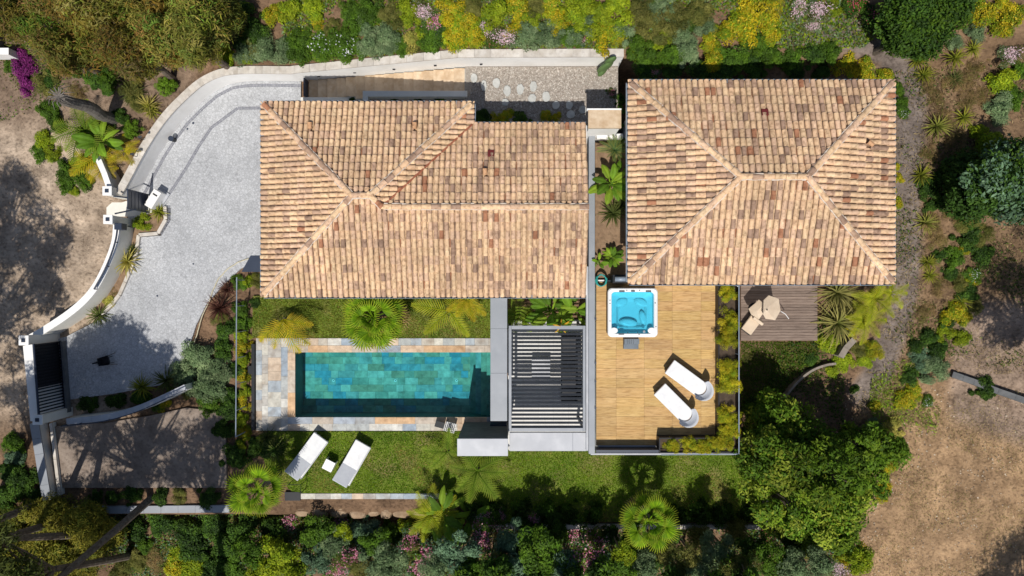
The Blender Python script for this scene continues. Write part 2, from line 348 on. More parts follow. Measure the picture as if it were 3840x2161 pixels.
# white band inside the coping at the top (lit face is real wall). small spur wall of the gate
# ================================================================== STAIRS + UPPER TERRACE
TRAV = M('travertine', (.50, .36, .23), (.66, .53, .38), 3, rough=.6, vary=.08, c3=(.42, .28, .16), s3=3.5, a3=.6)
st = thing('garden_stairs', 'travertine stairs climbing beside the white retaining wall to the gravel terrace', 'stairs', (X(1160), 8.1, 0))
NST = 16; xa, xb = X(1162), X(1742, G_UP)
for i in range(NST):
    z1 = G_UP*(i+1)/NST; x0 = xa+(xb-xa)*i/NST; x1 = xa+(xb-xa)*(i+1)/NST+.02
    yb = 7.72 if i < 5 else 7.6
    box('step', x0, x1-.002 if i < NST-1 else x1, yb, 8.5, -.2 if i == 0 else z1-.14, z1-.035, CREAM, st)
    box('tread', x0-.015, x1-.018, yb+.002, 8.503, z1-.035, z1, TRAV, st, bevel=.006)
box('gate_post', X(1150), X(1150)+.06, 7.75, 8.48, 0, .45, NAVY, st)
GRAVM = M('gravel_base', (.26, .225, .19), (.44, .395, .345), 26, detail=4, rough=.95, bump=1, bscale=60, bdist=.03)
b = MB(); b.box(X(1742, G_UP)+.025, 4.1, 5.2, 8.57, -.1, G_UP); gt = tag(b.build('gravel_terrace', GRAVM), kind='structure')
def scatter_stones(name, n, fn, s0, s1, cols, parent=None, mat=None):
    V = []; F = []; T = []; base = np.array([(1, 0, 0), (-.5, .86, 0), (-.5, -.86, 0), (.1, .1, .7), (.0, .0, -.5)])
    fb = np.array([(0, 1, 3), (1, 2, 3), (2, 0, 3)])
    pts = fn(n); n = len(pts); s = rng.uniform(s0, s1, n); a = rng.uniform(0, 6.28, n); el = rng.uniform(.6, 1.6, n)
    c, sn = np.cos(a), np.sin(a); v = base[None]*s[:, None, None]; vx = v[..., 0]*el[:, None]; vy = v[..., 1]
    v = np.stack([vx*c[:, None]-vy*sn[:, None], vx*sn[:, None]+vy*c[:, None], v[..., 2]], -1)+pts[:, None, :]
    f = fb[None]+5*np.arange(n)[:, None, None]; cols = np.array(cols); t = cols[rng.integers(0, len(cols), n)]*rng.uniform(.8, 1.2, (n, 1))
    me = mesh_np(name, v, f3=f, tint=np.repeat(t, 5, 0), mats=[mat]); o = bpy.data.objects.new(name, me); COL.objects.link(o); o.parent = parent; o['kind'] = 'stuff'; return o
PEB = M('pebble', (.85, .85, .85), (1.1, 1.1, 1.1), 6, rough=.9, src='tint')
def gfn(n):
    return np.stack([rng.uniform(-1.6, 4.08, n), rng.uniform(5.9, 8.55, n), np.full(n, G_UP+.006)], 1)
scatter_stones('gravel', 9000, gfn, .015, .04, [(.46, .41, .36), (.34, .29, .25), (.52, .48, .43), (.25, .21, .18)], gt, PEB)
STEPM = M('stepping_stone', (.40, .405, .385), (.52, .52, .495), 5, rough=.8, vary=.06, bump=.2)
ss = [(1777, 294, 27, 36), (1814, 322, 24, 42), (1861, 312, 30, 40), (1902, 342, 30, 44), (1951, 336, 30, 42), (2000, 325, 28, 42), (1996, 370, 32, 36), (2048, 364, 32, 42), (1895, 385, 28, 30), (2085, 395, 30, 34), (2135, 395, 28, 34), (2185, 412, 30, 32), (2140, 430, 34, 32)]
def rank_words(n): return ['first', 'second', 'third', 'fourth', 'fifth', 'sixth', 'seventh', 'eighth', 'ninth', 'tenth', 'eleventh', 'twelfth', 'thirteenth', 'fourteenth', 'fifteenth', 'sixteenth', 'seventeenth', 'eighteenth', 'nineteenth', 'twentieth'][n] if n < 20 else 'number %d' % (n+1)
for i, (px, py, w_, h_) in enumerate(sorted(ss)):
    p = P(px, py, G_UP+.04); b = MB(); n = 18; rr = [1+random.uniform(-.09, .09) for _ in range(n)]; k = SS*(H-G_UP)/2*.95
    b.prism([(rr[j]*w_*k*math.cos(2*math.pi*j/n), rr[j]*h_*k*math.sin(2*math.pi*j/n)) for j in range(n)], -.03, .035)
    o = b.build('stepping_stone', STEPM, bevel=.012); o.location = p
    tag(o, 'rounded pale stepping stone in the gravel terrace, %s from the left' % rank_words(i), 'stone', 'stepping stones across the gravel')
# low planter walls between stairs and house
pw = thing('planter_wall', 'grey rendered planter wall between the stairs and the left house', 'wall', (X(1360, 1.7), 7.4, 0))
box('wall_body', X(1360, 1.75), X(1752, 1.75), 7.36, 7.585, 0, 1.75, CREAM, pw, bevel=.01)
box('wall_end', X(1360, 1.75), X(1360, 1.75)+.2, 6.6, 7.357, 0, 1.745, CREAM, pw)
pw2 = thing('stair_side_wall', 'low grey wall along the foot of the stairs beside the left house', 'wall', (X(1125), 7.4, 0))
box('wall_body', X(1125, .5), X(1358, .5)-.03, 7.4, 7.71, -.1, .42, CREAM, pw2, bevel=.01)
soil = box('planter_soil', X(1360, 1.7)+.2, X(1752, 1.7), 6.6, 7.36, .2, 1.3, ROOFBASE); tag(soil, kind='structure')
# ================================================================== HOUSES
TILECOLS = [tuple(q) for q in ((.75, .515, .32), (.735, .50, .31), (.77, .545, .345), (.725, .485, .305), (.71, .485, .33), (.68, .46, .315), (.745, .525, .325))]
def tile_col(dark):
    r = random.random()
    if r < dark*.18: c = (.42, .195, .11)
    elif r < dark*.6: c = (.38, .25, .18)
    elif r < dark: c = (.50, .33, .23)
    else: c = random.choice(TILECOLS)
    k = random.uniform(.93, 1.08); return tuple(min(.8, a*k) for a in c)
def barrel_mesh(name, L, r0, r1, h, lift, seg=6, rim=.014, up=1):
    """half-barrel tile: y from 0 (low end) to L; low end wider and lifted"""
    v = []; f = []
    for (y, r, z) in ((0, r0, lift), (L, r1, 0)):
        for i in range(seg+1):
            a = math.pi*i/seg; v.append((-r*math.cos(a), y, z+up*h*(r/r0)*math.sin(a)))
    n = seg+1
    f += [(i, i+1, n+i+1, n+i)[::-1] for i in range(seg)]
    k = len(v)
    for i in range(seg+1):
        a = math.pi*i/seg; v.append((-(r0-rim)*math.cos(a), .004, lift+up*(h-rim)*math.sin(a)))
    f += [(i, k+i, k+i+1, i+1)[::-1] for i in range(seg)]
    return v, f
def roof(house, faces, ridges, pitch_w, row_l, dark_fn, name_valley=None, n_ind=300, skip=()):
    """faces: list of (O, u, ulen, v, vlen, clipfn, poly) in world space; tiles as parts"""
    base = MB()
    for F in faces: base.add([Vector(p)-Vector((0, 0, .03)) for p in F['poly']], [tuple(range(len(F['poly'])))])
    ro = base.build('roof', ROOFBASE, house)
    cv, cf = barrel_mesh('c', row_l*1.22, pitch_w*.43, pitch_w*.35, .07, .046)
    chv = [(x, y, -z*.55+.028) for x, y, z in barrel_mesh('c', row_l*1.22, pitch_w*.36, pitch_w*.42, .06, -.03)[0]]
    me_single = bpy.data.meshes.new('roof_tile'); me_single.from_pydata(cv, [], cf); me_single.materials.append(TILE)
    cand = []; rest = []; groups = {}
    for fi, F in enumerate(faces):
        O, u, v_, n_ = F['O'], F['u'], F['v'], F['n']; base_rot = Matrix((u, v_, n_)).transposed()
        nc = int(F['ulen']/pitch_w)+2; nr = int(F['vlen']/row_l)+1
        for c in range(-1, nc):
            wob = random.uniform(-.006, .006)
            for r in range(nr):
                for ch in (0, 1):
                    uu = (c+.5*ch)*pitch_w+.5*pitch_w+wob+random.uniform(-.005, .005); vv = r*row_l-.05+random.uniform(-.012, .012)
                    cpt = O+u*uu+v_*(vv+row_l*.5); st_ = F['clip'](cpt, pitch_w*.6, row_l*.75)
                    if st_ == 'out': continue
                    rot = base_rot @ Matrix.Rotation(random.uniform(-.02, .02), 3, 'Z')
                    mat4 = Matrix.Translation(O+u*uu+v_*vv+n_*(.012 if not ch else 0)) @ rot.to_4x4()
                    col = tile_col(dark_fn(cpt) if not ch else .3)
                    if ch: col = tuple(a*.8 for a in col)  # channel tiles tinted darker, putting groove shade into their colour
                    rec = (mat4, col, st_, ch)
                    if not ch and st_ == 'in' and F.get('show', 1) and not any((cpt.xy-Vector(s)).length < .22 for s in skip): cand.append(rec)
                    elif not (not ch and any((cpt.xy-Vector(s)).length < .12 for s in skip)): groups.setdefault((ch, fi if st_ != 'in' else -1, st_ if st_ != 'in' else ()), []).append(rec)
    # the tiles nearest the lens show largest
    cand.sort(key=lambda r: (r[0].translation-Vector((0, 0, H))).length)
    for rec in cand[:n_ind]:
        o = bpy.data.objects.new('roof_tile', me_single); COL.objects.link(o); o.parent = ro
        o.matrix_basis = rec[0]; o.color = (*rec[1], 1)
    groups.setdefault((0, -1, ()), []).extend(cand[n_ind:])
    bmf = bmesh.new(); lay = bmf.verts.layers.float_color.new('tint')
    for key, recs in groups.items():
        vv, ff = (chv, [q[::-1] for q in cf]) if key[0] else (cv, cf)
        bm = bmesh.new(); la = bm.verts.layers.float_color.new('tint')
        for mat4, col, st_, ch in recs:
            vs = []
            for p in vv: q = bm.verts.new(mat4 @ Vector(p)); q[la] = (*col, 1); vs.append(q)
            for q in ff: bm.faces.new([vs[i] for i in q])
        for (pc, pn) in key[2]:
            bmesh.ops.bisect_plane(bm, geom=bm.verts[:]+bm.edges[:]+bm.faces[:], plane_co=pc, plane_no=pn, clear_outer=True)
        tmp = bpy.data.meshes.new('t'); bm.to_mesh(tmp); bm.free(); bmf.from_mesh(tmp); bpy.data.meshes.remove(tmp)
    me = bpy.data.meshes.new('roof_tile_field'); bmf.to_mesh(me); bmf.free(); me.materials.append(TILEA)
    o = bpy.data.objects.new('roof_tile_field', me); COL.objects.link(o); o.parent = ro; o['kind'] = 'stuff'
    # ridge and hip caps
    rv, rf = barrel_mesh('r', .42, .098, .082, .075, .03, seg=8, rim=.018)
    rme = bpy.data.meshes.new('ridge_tile'); rme.from_pydata(rv, [], rf); rme.materials.append(TILE)
    for (A, B) in ridges:
        A, B = Vector(A), Vector(B); d = B-A; L = d.length; d.normalize(); n = round(L/.33); s = L/n
        side = d.cross(Vector((0, 0, 1))).normalized(); up = side.cross(d).normalized(); rot = Matrix((side, d, up)).transposed()
        for i in range(n):
            o = bpy.data.objects.new('ridge_tile', rme); COL.objects.link(o); o.parent = ro
            o.matrix_basis = Matrix.Translation(A+d*(i*s)+up*(.055+random.uniform(-.006, .006))+side*random.uniform(-.008, .008)) @ (rot @ Matrix.Rotation(random.uniform(-.03, .03), 3, 'Z')).to_4x4()
            o.color = (*tile_col(.22), 1)
        m = MB(); mm = Matrix.Translation(A+up*.02) @ rot.to_4x4()
        for k in range(int(L/.12)):
            e = random.uniform(-.018, .02); m.box(-.11+e*.5, .11+e, k*.12, k*.12+.125, 0, .05+random.uniform(0, .015), mm)
        o = m.build('mortar_bed', MORTAR); o.parent = ro
    return ro
def mkface(eA, eB, top, pitch, poly, cuts, rot=None):
    """eave from eA to eB (upslope is to the left of A->B); cuts: vertical planes (point, outward normal) applied where near"""
    u = (eB-eA).normalized(); hor = Vector((-u.y, u.x, 0)); v = (hor+Vector((0, 0, pitch))).normalized(); n = u.cross(v).normalized()
    def clip(c, du, dv):
        near = []
        for (pc, pn) in cuts:
            s = (c-pc).dot(pn)
            if s > .32: return 'out'
            if s > -.34: near.append((tuple(pc), tuple(pn)))
        # tile centres past the eave or far outside
        return tuple(near) if near else 'in'
    return dict(O=eA, u=u, v=v, n=n, ulen=(eB-eA).length, vlen=top*math.sqrt(1+pitch*pitch), clip=clip, poly=poly)
def VV(x, y, z): return Vector((x, y, z))
TANP = .30
WALLM = WHITE
def window(house_part, x, y, z, w_, h_, axis, sgn):
    """framed window on a wall; axis 'x' wall runs along x facing sgn*y"""
    if axis == 'x':
        f = box('window', x-w_/2, x+w_/2, y-.03 if sgn > 0 else y-.045, y+.045 if sgn > 0 else y+.03, z, z+h_, DARK); f.parent = house_part
        for k in (-1, 1):
            g = box('pane', x+k*w_/4-w_/4+.05, x+k*w_/4+w_/4-.05, y+sgn*.03, y+sgn*.055, z+.06, z+h_-.06, GLASS); g.parent = f
    else:
        f = box('window', x-.03 if sgn > 0 else x-.045, x+.045 if sgn > 0 else x+.03, y-w_/2, y+w_/2, z, z+h_, DARK); f.parent = house_part
        for k in (-1, 1):
            g = box('pane', x+sgn*.03, x+sgn*.055, y+k*w_/4-w_/4+.05, y+k*w_/4+w_/4-.05, z+.06, z+h_-.06, GLASS); g.parent = f
def gutter(house, a, b, z):
    """open half-round gutter along an eave from a to b (outside is to the right of travel)"""
    A, B = Vector((a[0], a[1], z)), Vector((b[0], b[1], z)); d = (B-A).normalized(); o = Vector((d.y, -d.x, 0)); m = MB()
    prof = [(.0, .02), (.0, -.07), (.035, -.1), (.075, -.1), (.105, -.07), (.105, .025), (.118, .025), (.118, -.075), (.08, -.115), (.03, -.115), (-.012, -.075), (-.012, .02)]
    v = [A+o*p[0]+Vector((0, 0, p[1])) for p in prof]+[B+o*p[0]+Vector((0, 0, p[1])) for p in prof]; n = len(prof)
    m.add(v, [(i, (i+1) % n, n+(i+1) % n, n+i) for i in range(n)]+[tuple(range(n))[::-1], tuple(range(n, 2*n))]); m.build('gutter', GUTTER, house)
    # brackets bridging the gutter
    m = MB(); L = (B-A).length
    for k in range(1, int(L/.55)):
        p = A+d*(k*.55); m.add([p+d*s*.012+o*q+Vector((0, 0, .028)) for s in (-1, 1) for q in (-.01, .12)]+[p+d*s*.012+o*q+Vector((0, 0, .034)) for s in (-1, 1) for q in (-.01, .12)], [(0, 1, 3, 2), (4, 6, 7, 5), (0, 4, 5, 1), (2, 3, 7, 6)])
    m.build('gutter_brackets', GUTTER, house)
def vent(house_roof, p, slope_dir, nm='vent_tile'):
    """small clay cowl with a dark mouth facing up-slope"""
    m = MB(); m.tube([(0, -.12, .08), (0, .10, .11)], [.07, .085], 10); o = m.build(nm, TILE); o.parent = house_roof
    o.color = (.62, .36, .2, 1); o.location = p; o.rotation_euler = (0, 0, slope_dir)
    d = MB(); d.tube([(0, .100, .112), (0, .104, .112)], .072, 10); q = d.build('vent_mouth', DARK); q.parent = house_roof; q.location = p; q.rotation_euler = (0, 0, slope_dir)
# ---- left house
z = EAVE1
X0, X1, X2 = X(989, z), X(1771, z), X(2197, z); YN, YN2, YS = Y(391, z), Y(470, z), Y(1107, z)
hw = (YN-YS)/2; yr = (YN+YS)/2; xr0, xr1 = X0+hw, X1-hw; hr = z+hw*TANP
he = (YN2-YS)/2; ye = (YN2+YS)/2; hz = z+he*TANP; xj = X1-he
h1 = thing('house', 'left tiled house with an L shaped roof, beside the swimming pool', 'house', (-3, 3, 0), group='villas')
s2 = math.sqrt(.5)
cNW = (VV(X0, YN, z), VV(-s2, s2, 0)); 
def cut(x, y, nx, ny): return (VV(x, y, 0), VV(nx, ny, 0).normalized())
fN = mkface(VV(X1, YN, z), VV(X0, YN, z), hw, TANP, [(X1, YN, z), (X0, YN, z), (xr0, yr, hr), (xr1, yr, hr)], [cut(X0, YN, -1, -1), cut(X1, YN, 1, -1), cut(0, yr+.02, 0, -1)])
fW = mkface(VV(X0, YN, z), VV(X0, YS, z), hw, TANP, [(X0, YN, z), (X0, YS, z), (xr0, yr, hr)], [cut(X0, YN, 1, 1), cut(X0, YS, 1, -1)])
fE = mkface(VV(X1, ye-.4, z), VV(X1, YN, z), hw, TANP, [(X1, YN2, z), (X1, YN, z), (xr1, yr, hr), (xj, ye, hz)], [cut(X1, YN, -1, 1), cut(X1, YN2, 1, -1), cut(xr1, yr, -1, -1)])
fN2 = mkface(VV(X2, YN2, z), VV(X1-3.2, YN2, z), he, TANP, [(X2, YN2, z), (X1, YN2, z), (xj, ye, hz), (X2, ye, hz)], [cut(X1, YN2, -1, 1), cut(X2, 0, 1, 0), cut(0, ye+.02, 0, -1)])
fS = mkface(VV(X0, YS, z), VV(X2, YS, z), hw, TANP, [(X0, YS, z), (X2, YS, z), (X2, ye, hz), (xj, ye, hz), (xr1, yr, hr), (xr0, yr, hr)], [])
def clipS(c, du, dv):
    cs = [cut(X0, YS, -1, 1), cut(X2, 0, 1, 0)]
    if c.x > xj+.12: cs.append(cut(0, ye-.02, 0, 1))
    else: cs += [cut(xr1, yr, 1, 1), cut(0, yr-.02, 0, 1)]
    near = []
    for pc, pn in cs:
        s = (c-pc).dot(pn)
        if s > .32: return 'out'
        if s > -.34: near.append((tuple(pc), tuple(pn)))
    return tuple(near) if near else 'in'
fS['clip'] = clipS
E = .03
ridges1 = [((X0+.05, YN-.05, z+.03), (xr0, yr, hr+E)), ((X0+.05, YS+.05, z+.03), (xr0, yr, hr+E)), ((X1-.05, YN-.05, z+.03), (xr1, yr, hr+E)), ((xr0, yr, hr+E), (xr1, yr, hr+E)), ((xj, ye, hz+E), (xr1, yr, hr+E)), ((X2, ye, hz+E), (xj, ye, hz+E))]
hole1 = [(X(1841, 4.6), Y(577, 4.6)), (X(1164, 4.6), Y(472, 4.6)), (X(1556, 4.6), Y(472, 4.6)), (X(1819, 4.6), Y(645, 4.6))]
roof1 = roof(h1, [fN, fW, fE, fN2, fS], ridges1, .187, .295, lambda c: .07+.05*(c.y < ye)+.05*(c.y > ye and c.x > -1.6), skip=hole1)
# red clay valley lining + ridge-lights
m = MB(); a, b_ = VV(X1, YN2, z+.075), VV(xj, ye, hz+.075); d = (b_-a).normalized(); s = d.cross(VV(0, 0, 1)).normalized()
m.add([a+s*.028, b_+s*.028, b_-s*.028, a-s*.028, a+s*.028+VV(0, 0, .05), b_+s*.028+VV(0, 0, .05), b_-s*.028+VV(0, 0, .05), a-s*.028+VV(0, 0, .05)], [(4, 5, 6, 7), (0, 1, 5, 4), (1, 2, 6, 5), (2, 3, 7, 6), (3, 0, 4, 7)])
o = m.build('valley_tiles', M('red_clay', (.24, .07, .04), (.4, .15, .08), 8, rough=.85, bump=.4)); o.parent = roof1
REDV = M('red_vent_paint', (.12, .018, .018), (.16, .028, .026), 5, rough=.6)
def roof_hatch(par, px, py, z, tilt):
    p = P(px, py, z); m = MB(); m.box(-.11, .11, -.12, .12, 0, .07); o = m.build('roof_hatch', REDV, bevel=.01); o.parent = par; o.location = p; o.rotation_euler = tilt
def zroof1(y): return z+(YN2-y)*TANP
roof_hatch(roof1, 1841, 577, EAVE1+.36, (R(-16), 0, 0))
for (px, py) in [(1164, 472), (1556, 472)]:
    y_ = Y(py, 4.5); vent(roof1, VV(X(px, 4.5), y_, EAVE1+(YN-y_)*TANP+.03), 0)
y_ = Y(645, 4.75); vent(roof1, VV(X(1819, 4.75), y_, EAVE1+(YN2-y_)*TANP+.03), 0)
ov = .42
b = MB(); b.prism([(X0+ov, YS+ov), (X2-.12, YS+ov), (X2-.12, YN2-ov), (X1-ov, YN2-ov), (X1-ov, YN-ov), (X0+ov, YN-ov)], -.2, EAVE1-.03); w1 = b.build('wall', WALLM, h1)
b = MB(); b.prism([(X0+.02, YS+.02), (X2-.02, YS+.02), (X2-.02, YN2-.02), (X1-.02, YN2-.02), (X1-.02, YN-.02), (X0+.02, YN-.02)], EAVE1-.08, EAVE1-.032); b.build('soffit', WHITE, h1)
b = MB(); xx = X2-.1; b.add([(xx, YS+.4, EAVE1-.03), (xx, YN2-.4, EAVE1-.03), (xx, ye, hz-.1)], [(0, 1, 2)]); b.build('gable', WALLM, h1)
for wx in (-7.4, -5.3, -3.2): window(w1, wx, YS+ov, .15, 1.5, 2.2, 'x', -1)
window(w1, .9, YS+ov, .15, 2.0, 2.2, 'x', -1); window(w1, X0+ov, 4.6, 1.0, 1.2, 1.2, 'y', -1)
gd = box('garage_door', X0+ov-.05, X0+ov+.02, .6, 3.3, 0, 2.3, M('garage_paint', (.45, .46, .48), (.5, .51, .53), 3, rough=.5), h1)
for (a, b_) in [((X0, YN), (X0, YS)), ((X0, YS), (X2, YS)), ((X2, YN2), (X1, YN2)), ((X1, YN2), (X1, YN)), ((X1, YN), (X0, YN))]: gutter(h1, a, b_, EAVE1-.01)
box('verge_board', X2-.01, X2+.03, YS, YN2, EAVE1-.12, EAVE1-.04, WHITE, h1)
# ---- right house (turned half a degree)
z = EAVE2
h2 = thing('house', 'right tiled house with a plain hipped roof behind the hot tub deck', 'house', (8.3, 3.5, 0), group='villas')
A0, A1 = X(2361, z), X(3344, z); B1, B0 = Y(311, z), Y(1058, z)
hw = (B1-B0)/2; yr = (B1+B0)/2; xr0, xr1 = A0+hw, A1-hw; hr = z+hw*TANP*1.1; TP2 = TANP*1.1
gN = mkface(VV(A1, B1, z), VV(A0, B1, z), hw, TP2, [(A1, B1, z), (A0, B1, z), (xr0, yr, hr), (xr1, yr, hr)], [cut(A0, B1, -1, -1), cut(A1, B1, 1, -1), cut(0, yr+.02, 0, -1)])
gW = mkface(VV(A0, B1, z), VV(A0, B0, z), hw, TP2, [(A0, B1, z), (A0, B0, z), (xr0, yr, hr)], [cut(A0, B1, 1, 1), cut(A0, B0, 1, -1)])
gE = mkface(VV(A1, B0, z), VV(A1, B1, z), hw, TP2, [(A1, B0, z), (A1, B1, z), (xr1, yr, hr)], [cut(A1, B1, -1, 1), cut(A1, B0, -1, -1)])
gS = mkface(VV(A0, B0, z), VV(A1, B0, z), hw, TP2, [(A0, B0, z), (A1, B0, z), (xr1, yr, hr), (xr0, yr, hr)], [cut(A0, B0, -1, 1), cut(A1, B0, 1, 1), cut(0, yr-.02, 0, 1)])
ridges2 = [((A0+.05, B1-.05, z+.03), (xr0, yr, hr+E)), ((A0+.05, B0+.05, z+.03), (xr0, yr, hr+E)), ((A1-.05, B1-.05, z+.03), (xr1, yr, hr+E)), ((A1-.05, B0+.05, z+.03), (xr1, yr, hr+E)), ((xr0, yr, hr+E), (xr1, yr, hr+E))]
hole2 = [(X(2867, 5.8), Y(424, 5.8)), (X(3258, 5.7), Y(539, 5.7))]
roof2 = roof(h2, [gN, gW, gE, gS], ridges2, .197, .315, lambda c: .09+.16*(c.y < yr and abs(c.x-8.3) < 3.6)+.10*(c.y > yr), skip=hole2)
roof_hatch(roof2, 2867, 424, EAVE2+.40, (R(-17), 0, 0))
x_ = X(3258, 5.55); vent(roof2, VV(x_, Y(539, 5.55), EAVE2+(A1-x_)*TP2+.03), R(60))
w2 = box('wall', A0+ov, A1-ov, B0+ov, B1-ov, -.2, EAVE2-.03, WALLM, h2)
box('soffit', A0+.02, A1-.02, B0+.02, B1-.02, EAVE2-.08, EAVE2-.032, WHITE, h2)
for wx in (5.4, 7.6, 9.8, 11.6): window(w2, wx, B0+ov, DECK_Z+.05, 1.6, 2.1, 'x', -1)
window(w2, A1-ov, 2.0, 3.4, 1.2, 1.1, 'y', 1)
for (a, b_) in [((A0, B1), (A0, B0)), ((A0, B0), (A1, B0)), ((A1, B0), (A1, B1)), ((A1, B1), (A0, B1))]: gutter(h2, a, b_, EAVE2-.01)
# ================================================================== POOL AND ITS TERRACE
UNIT = {}
def unit_cube(mat, bev=.012):
    k = mat.name
    if k not in UNIT:
        bm = bmesh.new(); bmesh.ops.create_cube(bm, size=1.0); bmesh.ops.bevel(bm, geom=bm.edges[:], offset=bev, segments=1, affect='EDGES')
        me = bpy.data.meshes.new('block'); bm.to_mesh(me); bm.free(); me.materials.append(mat); UNIT[k] = me
    return UNIT[k]
def slabs(name, parent, mat, x0, x1, y0, y1, z0, z1, col, g=.005, local=True):
    o = bpy.data.objects.new(name, unit_cube(mat)); COL.objects.link(o); o.parent = parent
    dz = random.uniform(-.003, .003); o.location = ((x0+x1)/2, (y0+y1)/2, (z0+z1)/2+dz); o.scale = (abs(x1-x0)-g, abs(y1-y0)-g, z1-z0); o.color = (*col, 1); return o
STONE = M('slate_paving', (.78, .78, .78), (1.15, 1.14, 1.12), 4.5, detail=8, rough=.75, bump=.5, bscale=24, src='object', c3=(.36, .24, .15), s3=2.6, a3=.38)
TILEW = M('pool_tile', (.7, .72, .72), (1.2, 1.2, 1.18), 3.2, detail=8, rough=.7, src='object', c3=(.2, .2, .14), s3=4, a3=.35)
SCOL = [(.40, .45, .50), (.50, .46, .40), (.58, .56, .50), (.55, .44, .34), (.33, .39, .46), (.46, .44, .41), (.62, .61, .57), (.42, .44, .44)]
def scol(): c = random.choice(SCOL); k = random.uniform(.9, 1.12); return tuple(a*k for a in c)
terrace = box('pool_terrace', X(960), X(1850), Y(1618), Y(1268), -.25, -.055, MORTAR); tag(terrace, kind='structure')
terrace.data.materials[0] = M('grout', (.30, .28, .25), (.38, .36, .33), 5, rough=.95)
# cut: the terrace base is only a rim, so rebuild it as four strips round the basin
bpy.data.objects.remove(terrace)
GROUT = bpy.data.materials['grout']
b = MB(); PX0, PX1, PY0, PY1 = X(1107), X(1862), Y(1565), Y(1322)
TX0, TX1, TY0, TY1 = X(960), X(1862), Y(1616), Y(1269)
for q in ((TX0, PX0-.01, TY0, TY1), (PX0-.01, TX1+.2, PY1+.01, TY1), (PX0-.01, TX1+.2, TY0, PY0-.01)): b.box(q[0], q[1], q[2], q[3], -.25, -.05)
terrace = tag(b.build('pool_terrace', GROUT), kind='structure')
def row_of(parent, xa, xb, ya, yb, wmin, wmax, vertical=False, name='paving_stone'):
    p = xa if not vertical else ya; end = xb if not vertical else yb
    while p < end-.05:
        q = min(end, p+random.uniform(wmin, wmax)); q = end if end-q < wmin*.5 else q
        if vertical: slabs(name, parent, STONE, xa, xb, p, q, -.05, 0, scol())
        else: slabs(name, parent, STONE, p, q, ya, yb, -.05, 0, scol())
        p = q
for (a, c) in ((960, 982), (982, 1005), (1005, 1054), (1054, 1079)): row_of(terrace, X(a), X(c), TY0, TY1, .35, .62, True)
row_of(terrace, X(1079), TX1+.2, Y(1296), TY1, .35, .62); row_of(terrace, X(1079), TX1+.2, TY0, Y(1590), .35, .62)
pool = thing('swimming_pool', 'rectangular swimming pool with slate floor tiles and teal water', 'pool', ((PX0+PX1)/2, (PY0+PY1)/2, -1.1))
DEPTH = -1.08
def poolpart(o): o.parent = pool; o.matrix_parent_inverse = Matrix.Translation(-pool.location); return o
COPC = [(.58, .44, .32), (.36, .40, .46), (.52, .45, .38), (.40, .42, .44), (.60, .40, .24)]
def coping_row(xa, xb, ya, yb, vertical=False):
    p = xa if not vertical else ya; end = xb if not vertical else yb
    while p < end-.05:
        q = min(end, p+random.uniform(.75, 1.05)); q = end if end-q < .4 else q; c = random.choice(COPC); k = random.uniform(.9, 1.1); c = tuple(a*k for a in c)
        poolpart(slabs('coping_stone', None, STONE, *((xa, xb, p, q) if vertical else (p, q, ya, yb)), -.06, .012, c)); p = q
coping_row(X(1079), PX1+.2, PY1+.0, Y(1296)); coping_row(X(1079), PX1+.2, Y(1590), PY0); coping_row(X(1079), PX0, PY0, PY1, True)
b = MB(); b.box(PX0-.1, PX1+.1, PY0-.1, PY1+.1, DEPTH-.1, DEPTH-.02); poolpart(b.build('basin_floor', GROUT))
PC = [(.34, .42, .42), (.46, .50, .42), (.22, .38, .46), (.42, .42, .32), (.52, .56, .50), (.30, .36, .30), (.16, .36, .48), (.40, .36, .26)]
ny = 9; hy = (PY1-PY0)/ny
for r in range(ny):
    p = PX0-random.uniform(0, .3)
    while p < PX1:
        q = p+random.choice((.3, .42, .55, .7)); 
        poolpart(slabs('floor_tile', None, TILEW, max(p, PX0), min(q, PX1), PY0+r*hy, PY0+(r+1)*hy, DEPTH-.02, DEPTH, random.choice(PC))); p = q
WALLT = M('pool_wall_tile', (.10, .15, .15), (.17, .22, .21), 3, rough=.7)
for nm, q in (('basin_wall', (PX0-.08, PX0, PY0, PY1)), ('basin_wall', (PX1, PX1+.08, PY0, PY1)), ('basin_wall', (PX0, PX1, PY0-.08, PY0)), ('basin_wall', (PX0, PX1, PY1, PY1+.08))):
    poolpart(box(nm, *q, DEPTH-.02, -.052, WALLT))
for i, xs_ in enumerate((1758, 1780, 1802, 1824)):
    poolpart(slabs('pool_step', None, TILEW, X(xs_), X(xs_+22) if i < 3 else PX1, PY0, PY1, DEPTH, DEPTH+.22*(i+1), random.choice(PC)))
for px in (1251, 1483, 1712):
    p = P(px, 1427, DEPTH); m = MB(); m.tube([(p.x, p.y, DEPTH), (p.x, p.y, DEPTH+.03)], [.065, .055], 14); poolpart(m.build('floor_light', WHITEP)); m = MB(); m.disc(p.xy, .022, DEPTH+.034, 10); poolpart(m.build('light_lens', DARK))
